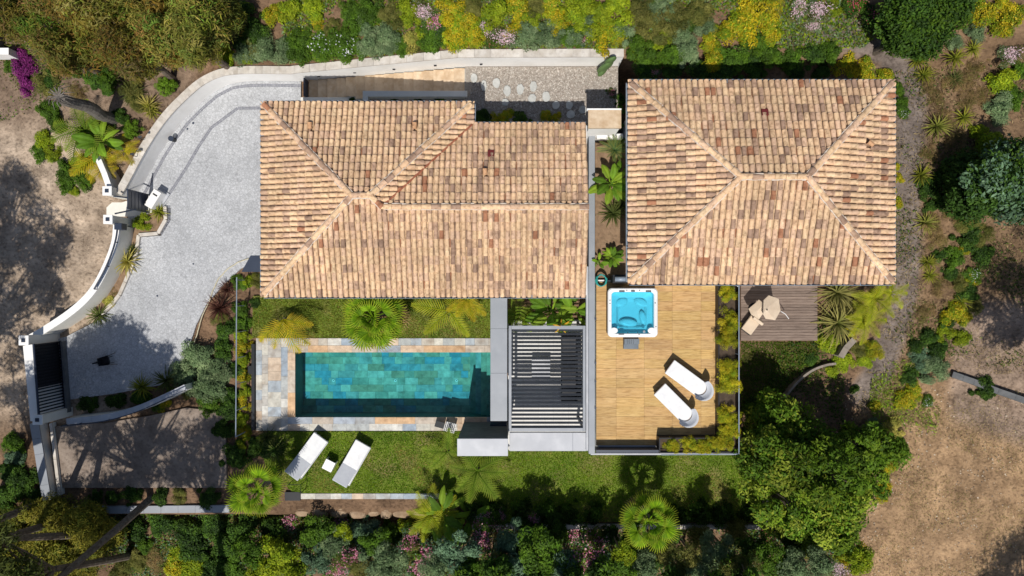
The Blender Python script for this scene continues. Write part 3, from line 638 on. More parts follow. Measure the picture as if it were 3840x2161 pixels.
def water_mat(name, tint, rough=.02, wav=3.2, strength=.6, fres=1.33, dist=.05):
    m = bpy.data.materials.new(name); m.use_nodes = True; N = m.node_tree.nodes; L = m.node_tree.links; N.remove(N['Principled BSDF'])
    t = N.new('ShaderNodeBsdfTransparent'); t.inputs[0].default_value = (*tint, 1); g = N.new('ShaderNodeBsdfGlossy'); g.inputs['Roughness'].default_value = rough
    fr = N.new('ShaderNodeFresnel'); fr.inputs[0].default_value = fres; mx = N.new('ShaderNodeMixShader')
    n = N.new('ShaderNodeTexNoise'); n.inputs['Scale'].default_value = wav; n.inputs['Detail'].default_value = 4; ge = N.new('ShaderNodeNewGeometry'); L.new(ge.outputs['Position'], n.inputs['Vector'])
    bp = N.new('ShaderNodeBump'); bp.inputs['Strength'].default_value = strength; bp.inputs['Distance'].default_value = dist; L.new(n.outputs['Fac'], bp.inputs['Height'])
    L.new(bp.outputs[0], g.inputs['Normal']); L.new(bp.outputs[0], fr.inputs['Normal'])
    L.new(fr.outputs[0], mx.inputs[0]); L.new(t.outputs[0], mx.inputs[1]); L.new(g.outputs[0], mx.inputs[2]); L.new(mx.outputs[0], N['Material Output'].inputs['Surface']); return m
WATER = water_mat('pool_water', (.37, .82, .86))
b = MB(); b.add([(PX0, PY0, -.1), (PX1, PY0, -.1), (PX1, PY1, -.1), (PX0, PY1, -.1)], [(0, 1, 2, 3)]); poolpart(b.build('water', WATER))
# ================================================================== LAWNS
LAWNM = M('lawn_turf', (.08, .13, .012), (.16, .21, .025), 1.1, detail=8, rough=.9, bump=.6, bscale=25, c3=(.24, .17, .08), s3=.9, a3=.55)
L1 = [(948, 1110), (1840, 1110), (1840, 1267), (958, 1267), (945, 1267)]
L2 = [(1010, 1619), (2790, 1619), (2800, 1700), (2860, 1860), (2868, 1958), (1785, 1958), (1700, 1850), (1130, 1850), (1090, 1840), (1000, 1760), (960, 1640)]
b = MB(); b.prism([P(*p).xy for p in L1], -.2, -.02); lawn1 = tag(b.build('lawn', LAWNM), kind='structure')
b = MB(); b.prism([P(*p).xy for p in L2], -.2, -.02); lawn2 = tag(b.build('lawn', LAWNM), kind='structure')
def blades(name, poly, n, h0, h1, cols, z, mat, lean=.7, wd=.012, parent=None, zf=None):
    poly = [(p.x, p.y) for p in poly]; a = np.array(poly); pts = rng.uniform(a.min(0), a.max(0), (n*2, 2)); pts = pts[in_poly(pts[:, 0], pts[:, 1], poly)][:n]; n = len(pts)
    zz = np.full(n, z) if zf is None else zf(pts[:, 0], pts[:, 1])
    h = rng.uniform(h0, h1, n); az = rng.uniform(0, 6.28, n); le = rng.uniform(.2, lean, n)*h; ww = wd*rng.uniform(.7, 1.5, n)
    d = np.stack([np.cos(az), np.sin(az)], 1); s = np.stack([-d[:, 1], d[:, 0]], 1)
    p0 = np.column_stack([pts-s*ww[:, None], zz]); p1 = np.column_stack([pts+s*ww[:, None], zz]); p2 = np.column_stack([pts+d*(le*.45)[:, None]+s*(ww*.6)[:, None], zz+h*.7]); p3 = np.column_stack([pts+d*le[:, None], zz+h*.85])
    v = np.stack([p0, p1, p2, p3], 1); f = np.arange(n)[:, None]*4+np.array([[0, 1, 2, 3]])
    # patchy colour follows the turf itself
    k = .5+.5*np.sin(pts[:, 0]*1.9+np.sin(pts[:, 1]*2.3)*1.5)*np.cos(pts[:, 1]*1.7+.6*np.sin(pts[:, 0]*.9)); k = np.clip(k+rng.normal(0, .25, n), 0, 1)
    cols = np.array(cols); c = cols[0]*(1-k[:, None])+cols[1]*k[:, None]; pa = np.sin(pts[:, 0]*.83+1.3)*np.cos(pts[:, 1]*1.1+.4*pts[:, 0])+.35*np.sin(pts[:, 0]*3.1+pts[:, 1]*2.3); dry = rng.random(n) < .07+.45*(pa > .72); c[dry] = cols[2]; c = c*rng.uniform(.7, 1.25, (n, 1))
    me = mesh_np(name, v, f4=f, tint=np.repeat(c, 4, 0), mats=[mat]); o = bpy.data.objects.new(name, me); COL.objects.link(o); o.parent = parent; o['kind'] = 'stuff'; return o
GC = [(.10, .20, .010), (.19, .28, .02), (.32, .27, .09)]
blades('grass', [P(*p) for p in L1], 22000, .03, .07, [(.10, .14, .015), (.17, .19, .03), (.3, .23, .09)], -.02, LEAF, 1.2, parent=lawn1)
blades('grass', [P(*p) for p in L2], 70000, .03, .075, GC, -.02, LEAF, 1.2, parent=lawn2)
# ================================================================== CANOPY, TOWER, PERGOLA, ROOF DECK
cz = 2.7
can = thing('flat_canopy', 'long flat grey canopy slab running from the house past the pool end', 'canopy', (X(1870, cz), Y(1340, cz), 0))
cy = [1100, 1233, 1400, 1580]
for a, c in zip(cy[:-1], cy[1:]): box('roof_panel', X(1839, cz), X(1902, cz), Y(c, cz)+.004, Y(a, cz), cz-.2, cz, GREY, can, bevel=.008)
for py in (1120, 1570):
    yy = Y(py, cz); box('post', X(1870, cz)-.06, X(1870, cz)+.06, yy-.06, yy+.06, 0, cz-.2, DARK, can)
tw = thing('barbecue_tower', 'tall grey block tower with flat pale top at the pool corner', 'tower', (-1.07, -5.78, 0))
TWM = M('tower_cladding', (.09, .095, .10), (.14, .145, .15), 3, rough=.7, bump=.3, c3=(.2, .2, .2), s3=2.5, a3=.35)
box('tower_body', -1.97, -.165, -6.08, -5.49, 0, 3.17, TWM, tw); box('tower_cap', -1.99, -.145, -6.1, -5.47, 3.17, 3.22, GREYL, tw, bevel=.008)
sh = thing('shadow_block', 'dark block standing in for deep shadow beside the grey tower, small blue box on top', 'dark_block', (X(1875), Y(1600), 0))  # navy block stands in for the deep shadow between canopy end and tower
box('dark_block', X(1838, .9), X(1900, .9), Y(1660, .9), Y(1592, .9), .0, .88, NAVY, sh, bevel=.01)
box('blue_box', X(1862, .95), X(1880, .95), Y(1626, .95), Y(1604, .95), .88, .97, M('blue_box_paint', (.12, .2, .32), (.16, .25, .38), 4, rough=.3), sh, bevel=.02)
pg = thing('pergola', 'dark grey louvred pergola between the pool and the timber deck', 'pergola', (X(2050, cz), Y(1420, cz), 0))
gx0, gx1, gy0, gy1 = X(1908, cz), X(2196, cz), Y(1618, cz), Y(1222, cz)
box('beam', gx0, gx0+.10, gy0, gy1, cz-.2, cz+.02, GREY, pg, bevel=.008); box('beam', gx1-.10, gx1, gy0, gy1, cz-.2, cz+.02, GREY, pg, bevel=.008)
box('beam', gx0+.101, gx1-.101, gy1-.13, gy1, cz-.2, cz+.02, GREY, pg, bevel=.008); box('beam', gx0+.101, gx1-.101, gy0, gy0+.13, cz-.2, cz+.02, GREY, pg, bevel=.008)
ns = 25; sy0, sy1 = gy0+.16, gy1-.16
lme = MB(); Lx = gx1-gx0-.2; lme.box(-Lx/2, Lx/2, -.045, .045, -.010, .010); lme = lme.mesh('louvre', LOUVRE)
for i in range(ns):
    o = bpy.data.objects.new('louvre', lme); COL.objects.link(o); o.parent = pg; o.matrix_parent_inverse = Matrix.Translation(-pg.location)
    o.location = ((gx0+gx1)/2, sy0+(sy1-sy0)*i/(ns-1), cz-.06); o.rotation_euler = (R(-35), 0, 0)
for (px, py) in ((1912, 1230), (2192, 1230), (1912, 1612), (2192, 1612)):
    p = P(px, py, cz); box('post', p.x-.05, p.x+.05, p.y-.05, p.y+.05, 0, cz-.2, DARK, pg)
PALE = M('pale_porcelain', (.62, .61, .59), (.70, .69, .67), 2, rough=.5)
pt = tag(box('pergola_terrace', X(1905, 0), X(2245, 0), Y(1690, 0), Y(1200, 0), -.2, .02, GROUT), kind='structure')
for i in range(6):
    for j in range(8):
        xa, xb = X(1905), X(2245); ya, yb = Y(1690), Y(1200); slabs('floor_slab', pt, PALE, xa+(xb-xa)*i/6, xa+(xb-xa)*(i+1)/6, ya+(yb-ya)*j/8, ya+(yb-ya)*(j+1)/8, .02, .04, (1, 1, 1))
# sofa and low table under the louvres
sf = thing('outdoor_sofa', 'dark grey corner sofa in the shade under the pergola louvres', 'sofa', (2.4, -3.2, .04))
for q in ((2.0, 2.75, -4.6, -1.9, .04, .36),): box('base', *q, DARK, sf, bevel=.02)
for k in range(3): box('seat_cushion', 2.02, 2.58, -4.56+k*.88, -3.72+k*.88, .36, .48, M('charcoal_cushion', (.06, .06, .065), (.08, .08, .085), 5, rough=.95) if k == 0 else bpy.data.materials['charcoal_cushion'], sf, bevel=.03)
box('backrest', 2.6, 2.76, -4.6, -1.9, .361, .82, DARK, sf, bevel=.03)
tb = thing('low_table', 'low square pale grey table on the floor under the pergola', 'table', (1.2, -3.3, .04))
box('table_top', .8, 1.55, -3.7, -2.8, .34, .38, GREYL, tb, bevel=.01)
for sx in (.84, 1.47):
    for sy in (-3.66, -2.88): box('leg', sx, sx+.04, sy, sy+.04, .04, .34, DARK, tb)
sb = thing('pergola_canopy', 'flat pale grey slab roof at the front of the pergola', 'canopy', (X(2050, 2.5), Y(1655, 2.5), 0))
box('roof_panel', X(1911, 2.5), X(2148, 2.5)-.003, Y(1692, 2.5), Y(1623, 2.5), 2.32, 2.5, GREYL, sb, bevel=.008); box('roof_panel', X(2148, 2.5), X(2198, 2.5), Y(1692, 2.5), Y(1623, 2.5), 2.32, 2.5, GREYL, sb, bevel=.008)
# upper deck body (flat roofed wing under the timber)
wing = thing('deck_wing', 'white flat roofed wing carrying the timber roof deck', 'building', (5.8, -2.8, 0))
wx0, wx1, wy0, wy1 = X(2243, DECK_Z), X(2772, DECK_Z), Y(1700, DECK_Z), Y(1050, DECK_Z)
wb = box('wall', wx0, wx1, wy0, wy1, -.2, DECK_Z-.05, WALLM, wing)
window(wb, 5.6, wy0, .1, 3.2, 2.1, 'x', -1)
pb = thing('parapet_beam', 'long blue grey metal beam along the left side of the timber deck', 'beam', (X(2220, 2.85), 0, 0))
box('beam', X(2208, 2.85), X(2231, 2.85), Y(1703, 2.85), Y(497, 2.85), 2.4, 2.85, GREY, pb, bevel=.01)
box('beam_ledge', X(2198, 2.7), X(2208, 2.85)-.004, Y(1690, 2.7), Y(1000, 2.7), 2.5, 2.72, GREYL, pb)
for py in (1195, 1360, 1430, 1530): p = P(2233, py, 2.9); box('rail_clamp', p.x-.03, p.x+.03, p.y-.04, p.y+.04, 2.85, 2.95, NAVY, pb)
WOOD = M('larch_decking', (.50, .305, .115), (.64, .43, .195), 2.2, detail=9, rough=.7, vary=.05, bump=.3, bscale=12, stretch=(1, 9, 1), src='object', c3=(.34, .19, .075), s3=3.2, a3=.7, big=.16)
deck = tag(box('timber_deck', X(2236, DECK_Z), X(2690, DECK_Z), Y(1671, DECK_Z), Y(1058, DECK_Z), DECK_Z-.05, DECK_Z-.02, ROOFBASE), kind='structure')
cx = [2236, 2311, 2416, 2521, 2629, 2690]; ry = np.linspace(1058, 1671, 18)
for a, c in zip(cx[:-1], cx[1:]):
    for r0, r1 in zip(ry[:-1], ry[1:]):
        k = random.uniform(.9, 1.08)
        slabs('deck_board', deck, WOOD, X(a, DECK_Z), X(c, DECK_Z), Y(r1, DECK_Z), Y(r0, DECK_Z), DECK_Z-.02, DECK_Z, (k, k*random.uniform(.96, 1.03), k*random.uniform(.9, 1.05)), g=.006)
par = thing('deck_parapet', 'low dark parapet with pale metal edge at the front of the timber deck', 'parapet', (X(2350, DECK_Z), Y(1690, DECK_Z), DECK_Z))
pz = DECK_Z+.5
box('wall_body', X(2236, pz), X(2470, pz), Y(1698, pz), Y(1688, pz), DECK_Z-.05, pz, NAVY, par); box('metal_edge', X(2215, DECK_Z), X(2772, DECK_Z), Y(1706, DECK_Z), Y(1700, DECK_Z)-.004, DECK_Z-.15, DECK_Z+.02, GREYL, par)
SOILM = M('planter_soil', (.05, .035, .025), (.09, .065, .045), 8, rough=.95)
def planter(label, xa, xb, ya, yb, zt):
    t = thing('deck_planter', label, 'planter', ((xa+xb)/2, (ya+yb)/2, DECK_Z)); e = .04
    box('side_panel', xa, xb, ya, ya+e, DECK_Z-.03, zt, DARK, t); box('side_panel', xa, xb, yb-e, yb, DECK_Z-.03, zt, DARK, t)
    box('side_panel', xa, xa+e, ya+e+.001, yb-e-.001, DECK_Z-.03, zt-.002, DARK, t); box('side_panel', xb-e, xb, ya+e+.001, yb-e-.001, DECK_Z-.03, zt-.002, DARK, t)
    box('soil', xa+e, xb-e, ya+e, yb-e, DECK_Z-.03, zt-.08, SOILM, t)
planter('black planter box full of feathery bamboo at the front corner of the deck', X(2472, pz), X(2690, pz), Y(1700, pz), Y(1640, pz)-.02, pz)
planter('long narrow black planter along the right edge of the timber deck', X(2694, pz-.1), X(2764, pz-.1), Y(1698, pz-.1), Y(1065, pz-.1), pz-.1)
rl = thing('deck_railing', 'slim blue grey metal railing outside the long deck planter', 'railing', (X(2772, 3.4), Y(1400, 3.4), DECK_Z))
m = MB(); m.tube([P(2771, 1072, 3.3), P(2771, 1703, 3.3)], .022, 6); m.build('top_rail', GUTTER, rl); m = MB(); m.tube([P(2771, 1703, 3.3), P(2480, 1706, 3.3)], .018, 6); m.build('front_rail', GUTTER, rl)
for py in (1072, 1200, 1330, 1460, 1590, 1703): p = P(2771, py, 3.3); m = MB(); m.tube([(p.x, p.y, DECK_Z-.1), (p.x, p.y, 3.3)], .018, 6); m.build('post', GUTTER, rl)
GLP = water_mat('railing_glass', (.86, .92, .93), .02, .1, 0)
p = P(2771, 1072, 3.3); q = P(2771, 1703, 3.3); box('glass_panel', p.x-.012, p.x-.004, q.y+.03, p.y-.03, DECK_Z+.05, 3.25, GLP, rl)
# porch slab and cross beam between the houses
ps = thing('porch_roof', 'small flat beige stone porch slab between the two houses', 'roof', (X(2268, 4.2), Y(447, 4.2), 1.6))
box('slab', X(2206, 4.2), X(2330, 4.2), Y(480, 4.2), Y(413, 4.2), 4.05, 4.2, TRAV, ps, bevel=.01); box('slab_edge', X(2206, 4.2)-.05, X(2330, 4.2), Y(413, 4.2)+.002, Y(413, 4.2)+.05, 4.03, 4.22, WHITE, ps)
box('porch_wall', X(2210, 4.2), X(2326, 4.2), Y(478, 4.2)+.0, Y(478, 4.2)+.2, 1.5, 4.05, WHITE, ps)
cb = tag(box('cross_beam', X(2238, 2.9), X(2336, 2.9), Y(520, 2.9), Y(502, 2.9), 2.65, 2.9, WHITE), 'short white beam between the houses above the planted strip', 'beam')
bedg = tag(box('planting_strip', X(2232, 2.4), 4.33, .35, 5.45, 1.2, 2.4, M('bed_soil', (.20, .13, .08), (.30, .20, .125), 4, rough=.95, bump=.6, bscale=20, c3=(.12, .08, .05), s3=9, a3=.5)), kind='structure')
# ================================================================== HOT TUB
TZ = 3.45
def rrect(hx, hy, r, n=6):
    pts = []
    for (sx, sy, a0) in ((1, 1, 0), (-1, 1, 90), (-1, -1, 180), (1, -1, 270)):
        for i in range(n+1): a = R(a0+90*i/n); pts.append((sx*(hx-r)+r*math.cos(a), sy*(hy-r)+r*math.sin(a)))
    return pts
tc = P(2373.5, 1173, TZ); hx = (2467-2280)/2*SS*(H-TZ); hy = (1265-1081)/2*SS*(H-TZ)
tub = thing('hot_tub', 'white acrylic hot tub full of bright turquoise water on the timber deck', 'hot tub', (tc.x, tc.y, DECK_Z))
b = MB(); b.prism(rrect(hx-.05, hy-.05, .12), .0, .76, False); b.f = b.f[:0]+[q for q in b.f if len(q) == 4]; b.build('cabinet', M('tub_cabinet', (.08, .055, .04), (.11, .08, .06), 4, rough=.6, stretch=(1, 1, 8)), tub, local=True)
# shell: rim -> lip -> basin with moulded seats
b = MB(); prof = [(0, 0, .70, .14), (0, 0, .82, .16), (.03, .03, .85, .16), (.115, .115, .85, .13), (.135, .135, .82, .12), (.16, .16, .60, .12), (.34, .34, .55, .16), (.42, .42, .40, .14), (.5, .5, .36, .1)]
rings = [[(x, y, z_) for x, y in rrect(hx-dx, hy-dy, r)] for dx, dy, z_, r in prof]; n = len(rings[0])
v = [p for rg in rings for p in rg]; f = [(i*n+j, i*n+(j+1) % n, (i+1)*n+(j+1) % n, (i+1)*n+j) for i in range(len(rings)-1) for j in range(n)]; f.append(tuple(range((len(rings)-1)*n, len(rings)*n)))
b.add(v, f); b.build('shell', WHITEP, tub, local=True, smooth=False)
TUBSEAT = WHITEP
for (sx, sy, rx, ry_, zz, rot) in ((-.36, .36, .24, .16, .60, .4), (.34, .36, .26, .15, .60, -.4), (-.1, -.38, .34, .14, .58, -.1), (.42, -.2, .12, .26, .58, .2)):
    m = MB(); nn = 16; rr_ = []
    for k, (s, dz) in enumerate(((1, -.12), (.9, -.04), (.6, -.01), (.2, -.02))):
        rr_.append([(sx+s*(rx*math.cos(2*math.pi*j/nn)*math.cos(rot)-ry_*math.sin(2*math.pi*j/nn)*math.sin(rot)), sy+s*(rx*math.cos(2*math.pi*j/nn)*math.sin(rot)+ry_*math.sin(2*math.pi*j/nn)*math.cos(rot)), zz+dz) for j in range(nn)])
    m.add([p for q in rr_ for p in q], [(i*nn+j, i*nn+(j+1) % nn, (i+1)*nn+(j+1) % nn, (i+1)*nn+j) for i in range(3) for j in range(nn)]+[tuple(range(3*nn, 4*nn))]); m.build('moulded_seat', TUBSEAT, tub, local=True, smooth=True)
for sx in (-1, 1):
    m = MB(); nn = 14; m.prism([(sx*(hx-.22)+.14*math.cos(2*math.pi*j/nn), -hy+.24+.11*math.sin(2*math.pi*j/nn)) for j in range(nn)], .6, .845); m.build('corner_ledge', WHITEP, tub, local=True, bevel=.02)
TUBW = water_mat('tub_water', (.27, .72, .87), .05, 5, .6, 1.33, .06)
b = MB(); rp = rrect(hx-.137, hy-.137, .12); b.add([(x, y, .775) for x, y in rp], [tuple(range(len(rp)))]); b.build('water', TUBW, tub, local=True)
for (sx, sy, w_) in ((-.40, hy-.115, .2), (0, hy-.105, .14), (.62*hx, hy-.115, .2), (-.42, -hy+.115, .2)):
    m = MB(); m.box(sx-w_/2, sx+w_/2, sy-.03, sy+.03, .845, .885); m.build('head_pillow', M('pillow_grey', (.10, .11, .13), (.13, .14, .16), 4, rough=.6) if 'pillow_grey' not in bpy.data.materials else bpy.data.materials['pillow_grey'], tub, local=True, bevel=.018)
for (sx, sy) in ((-.22, hy-.08), (.24, hy-.08), (-.19, -hy+.17), (.17, -hy+.18), (.22, -hy+.1), (-hx+.07, .45), (-hx+.07, .33), (hx-.1, .35), (-hx+.07, -.3), (hx-.07, -.5)):
    m = MB(); m.tube([(sx, sy, .845), (sx, sy, .862)], .019, 8); m.build('air_knob', DARK, tub, local=True)
m = MB(); m.tube([(.40, -hy+.2, .845), (.40, -hy+.2, .868)], .045, 14); m.build('filter_cap', GREY, tub, local=True)
m = MB(); m.box(hx-.075, hx-.06, -.7*hy, .55*hy, .849, .853); m.build('rim_groove', GREYL, tub, local=True)
stp = thing('tub_steps', 'small grey two tread plastic step in front of the hot tub', 'steps', (X(2367, 2.8), Y(1287, 2.8), DECK_Z))
sx0, sx1 = X(2340, 2.85)-stp.location.x, X(2396, 2.85)-stp.location.x; GSTEP = M('grey_step', (.13, .16, .19), (.18, .21, .245), 4, rough=.55)
box('tread', sx0, sx1, -.03, .17, .30, .34, GSTEP, stp, True, .01); box('tread', sx0, sx1, -.22, -.04, .14, .18, GSTEP, stp, True, .01)
for s_ in (sx0, sx1-.03): box('side', s_+.002, s_+.028, -.215, .165, 0, .14, GSTEP, stp, True); box('side', s_+.002, s_+.028, -.03, .165, .141, .30, GSTEP, stp, True)
for k in range(4): box('tread_groove', sx0+.12+k*.07, sx0+.13+k*.07, -.02, .15, .341, .343, DARK, stp, True)
# hose coil on the deck and AC / barbecue duct by the house corner
m = MB(); hc = P(2254, 1052, DECK_Z+.05); pts = []
for k in range(200):
    a = k*.2; pts.append((hc.x+(.19+.018*math.sin(k*.9)+.02*math.sin(a*.13))*math.cos(a), hc.y+(.21+.015*math.cos(k*.7))*math.sin(a), DECK_Z+.03+.0009*k))
m.tube(pts, .017, 6); hz_ = m.build('hose_coil', M('turquoise_hose', (.02, .26, .24), (.04, .34, .31), 5, rough=.4), smooth=True); tag(hz_, 'coiled turquoise garden hose lying on the deck beside the hot tub', 'hose')
du = thing('corner_duct', 'short dark metal duct under the eave corner of the right house', 'duct', (X(2330, 3.4), Y(1045, 3.4), DECK_Z))
box('duct_body', X(2298, 3.2), X(2352, 3.2), Y(1062, 3.2), Y(1030, 3.2), DECK_Z, 3.2, DARK, du, bevel=.02); m = MB(); m.tube([P(2306, 1047, 3.35), P(2352, 1047, 3.35)], .09, 12); m.build('pipe', GUTTER, du, smooth=True)
# ================================================================== FURNITURE
def lawn_lounger(label, foot, head, wd, z0=0.0):
    """flat white sunbed: white seat toward the foot (upper right), raised grey back toward the head"""
    F, Hd = P(*foot, .4), P(*head, .45); d = (F-Hd).xy; L = d.length; a = math.atan2(d.y, d.x)
    t = thing('sun_lounger', label, 'sun lounger', (Hd.x, Hd.y, z0), a, 'white sun loungers on the lawn')
    hw_ = wd/2; 
    box('frame', .02, L-.02, -hw_, hw_, .32, .37, WHITEP, t, True, .012)
    for x_ in (.10, L-.16):
        for s_ in (-1, 1): box('leg', x_, x_+.06, s_*(hw_-.05)-.03, s_*(hw_-.05)+.03, 0, .32, WHITEP, t, True)
    box('side_rail', .03, L-.03, -hw_-.035, -hw_-.005, .3, .4, GREYL, t, True)
    box('seat_cushion', L*.40, L-.01, -hw_+.01, hw_-.01, .37, .445, FABRIC, t, True, .02)
    m = MB(); ang = R(24); Lb = L*.40/math.cos(ang)*.98
    mat = Matrix.Translation((L*.40, 0, .375)) @ Matrix.Rotation(ang, 4, 'Y')
    m.box(-Lb, -.005, -hw_+.01, hw_-.01, 0, .07, mat); m.build('backrest', FABRICG, t, True, .02)
    return t
lawn_lounger('white sun lounger on the lawn left of the small square table', (1204, 1638), (1098, 1781), .68)
lawn_lounger('white sun lounger on the lawn right of the small square table', (1362, 1662), (1277, 1810), .68)
t = thing('side_table', 'small square white side table between two lawn sun loungers', 'side table', P(1242, 1737), R(-27), )
box('table_top', -.21, .21, -.21, .21, .36, .41, WHITEP, t, True, .012)
for sx in (-1, 1):
    box('panel_leg', sx*.195-.014, sx*.195+.014, -.2, .2, 0, .36, WHITEP, t, True)
def deck_lounger(label, foot, head, wd):
    F, Hd = P(*foot, DECK_Z+.45), P(*head, DECK_Z+.45); d = (F-Hd).xy; L = d.length; a = math.atan2(d.y, d.x)
    t = thing('deck_lounger', label, 'sun lounger', (Hd.x, Hd.y, DECK_Z), a, 'wicker loungers on the timber deck'); hw_ = wd/2
    box('rattan_base', -.05, L-.03, -hw_+.04, hw_-.04, .1, .34, RATTAN, t, True, .03)
    for x_ in (.1, L-.2):
        for s_ in (-1, 1): box('leg', x_, x_+.05, s_*(hw_-.1)-.025, s_*(hw_-.1)+.025, 0, .1, RATTAN, t, True)
    # mattress with rounded head end
    pts = [(L, -hw_), (L, hw_)]+[(.12-.26*math.sin(R(q)), hw_*math.cos(R(q))) for q in range(0, 181, 20)]
    m = MB(); m.prism(pts, .34, .44); m.build('mattress', FABRIC, t, True, .025)
    # curved shell headrest rising behind the head: a dished half ring
    m = MB(); n = 15; rows = []
    for k, (rr, zz) in enumerate(((.80, .43), (1.0, .47), (1.3, .60), (1.5, .72), (1.53, .735), (1.5, .75), (1.25, .64), (.95, .52), (.8, .50))):
        rows.append([(.10-.28*rr*math.sin(R(q))*1.08, hw_*min(.25+.78*rr, 1.3)*math.cos(R(q)), zz) for q in np.linspace(4, 176, n)])
    m.add([p for r_ in rows for p in r_], [(i*n+j, i*n+j+1, (i+1)*n+j+1, (i+1)*n+j) for i in range(len(rows)-1) for j in range(n-1)]); m.build('headrest', FABRICG, t, True, smooth=True)
    return t
deck_lounger('white cushioned wicker lounger on the deck, the nearer to the hot tub', (2512, 1375), (2632, 1463), .60)
deck_lounger('white cushioned wicker lounger on the deck, the nearer to the front planter', (2474, 1460), (2576, 1562), .60)
# ---- east timber terrace with umbrella set
TE = 1.0
GWOOD = M('weathered_decking', (.155, .115, .095), (.27, .21, .175), 2.5, detail=9, rough=.85, stretch=(1, 12, 1), src='object', bump=.3, bscale=12)
td = tag(box('garden_deck', X(2778, TE), X(3066, TE), Y(1278, TE), Y(1040, TE), -.1, TE-.03, ROOFBASE), kind='structure')
yr_ = np.linspace(1040, 1278, 24)
for a, c in zip(yr_[:-1], yr_[1:]):
    k = random.uniform(.8, 1.15); slabs('deck_board', td, GWOOD, X(2778, TE), X(3066, TE), Y(c, TE), Y(a, TE), TE-.03, TE, (k, k*.98, k*.96), g=.012)
um = thing('parasol', 'beige half folded parasol leaning over the grey garden deck', 'parasol', P(2890, 1160, TE))
cc = P(2884, 1156, TE+1.25); m = MB()
def fold(mb, c, pts, zt):
    """shallow pleated canopy: hub + rim points with sagging mid-edges"""
    n = len(pts); v = [(c.x, c.y, zt)]; 
    for i, (px, py, dz) in enumerate(pts): q = P(px, py, zt+dz); v.append((q.x, q.y, zt+dz))
    mb.add(v, [(0, 1+(i+1) % n, 1+i) for i in range(n)])
    v2 = [(x, y, zz-.035) for x, y, zz in v]; mb.add(v2, [(0, 1+i, 1+(i+1) % n) for i in range(n)])
fold(m, P(2872, 1160, 2.35), [(2864, 1126, -.1), (2883, 1108, -.25), (2920, 1121, -.3), (2927, 1165, -.34), (2907, 1201, -.3), (2872, 1196, -.22), (2862, 1178, -.05)], 2.35)
canopy = m.build('canopy', BEIGE, um)
m = MB(); fold(m, P(2838, 1168, 2.0), [(2846, 1124, -.05), (2866, 1140, .1), (2864, 1172, .05), (2846, 1198, -.2), (2818, 1180, -.25), (2808, 1158, -.2), (2832, 1138, -.1)], 2.0); m.build('folded_panel', BEIGE, um)
m = MB(); q = P(2876, 1162, 2.35); m.tube([(q.x, q.y, TE), (q.x, q.y, 2.38)], .025, 8); m.build('pole', DARK, um)
m = MB(); m.tube([(q.x, q.y, TE), (q.x, q.y, TE+.06)], .24, 16); m.build('base', DARK, um)
m = MB(); m.tube([P(2928, 1168, 2.0), P(2945, 1178, 1.8), P(2958, 1196, 1.6)], .014, 6); m.build('crank_arm', WHITEP, um)
ch = thing('lounge_chair', 'beige cushioned lounge chair below the half folded parasol', 'chair', (*P(2810, 1212, TE).xy, TE), R(-37))
box('frame', -.24, .24, -.42, .34, .16, .24, DARK, ch, True, .01); box('seat_cushion', -.23, .23, -.40, .30, .24, .36, BEIGE, ch, True, .03)
m = MB(); mt = Matrix.Translation((0, .30, .3)) @ Matrix.Rotation(R(-70), 4, 'X'); m.box(-.23, .23, -.5, 0, -.06, .06, mt); m.build('back_cushion', BEIGE, ch, True, .03)
for sx in (-.22, .19):
    for sy in (-.4, .3): box('leg', sx, sx+.03, sy, sy+.03, 0, .16, DARK, ch, True)
# ---- curved garden kerb on the right
KP = smooth([P(*p, .3).xy for p in [(2930, 1500), (2975, 1440), (3030, 1392), (3085, 1370), (3125, 1365)]], 2)
wall_run('curved_garden_kerb', 'thin curved dull stone kerb wall in the shaded garden right of the deck', KP, .07, lambda x, y: -.3, lambda x, y: .55, DULL, DULL, 1, .5, .01, .05, 'kerb', 'kerb_stone')
KP = [P(*p, 1.0).xy for p in [(3165, 1345), (3185, 1312), (3215, 1280)]]
wall_run('short_garden_wall', 'short dull slanting garden wall below the spiky yuccas', KP, .22, lambda x, y: 0, lambda x, y: .95, DULL, DULL, 1, .4, .01, .05)
# right edge kerbs
KP = [P(*p, .2).xy for p in [(3560, 1412), (3640, 1440), (3730, 1475), (3860, 1520), (3990, 1570)]]
wall_run('dark_edging_wall', 'dark low edging wall along the sandy plot at the right edge', KP, .22, lambda x, y: -.6, lambda x, y: .35, TWM, TWM, 1, .6, .01, .05)
KP = [P(*p, -.3).xy for p in [(3235, 2010), (3262, 1965), (3285, 1930)]]
wall_run('white_edge_stones', 'short white edging wall beside the sandy plot at lower right', KP, .09, lambda x, y: -1.2, lambda x, y: -.2, WHITE, WHITE, 1, .3, .01, .05, 'wall', 'edging_stone')
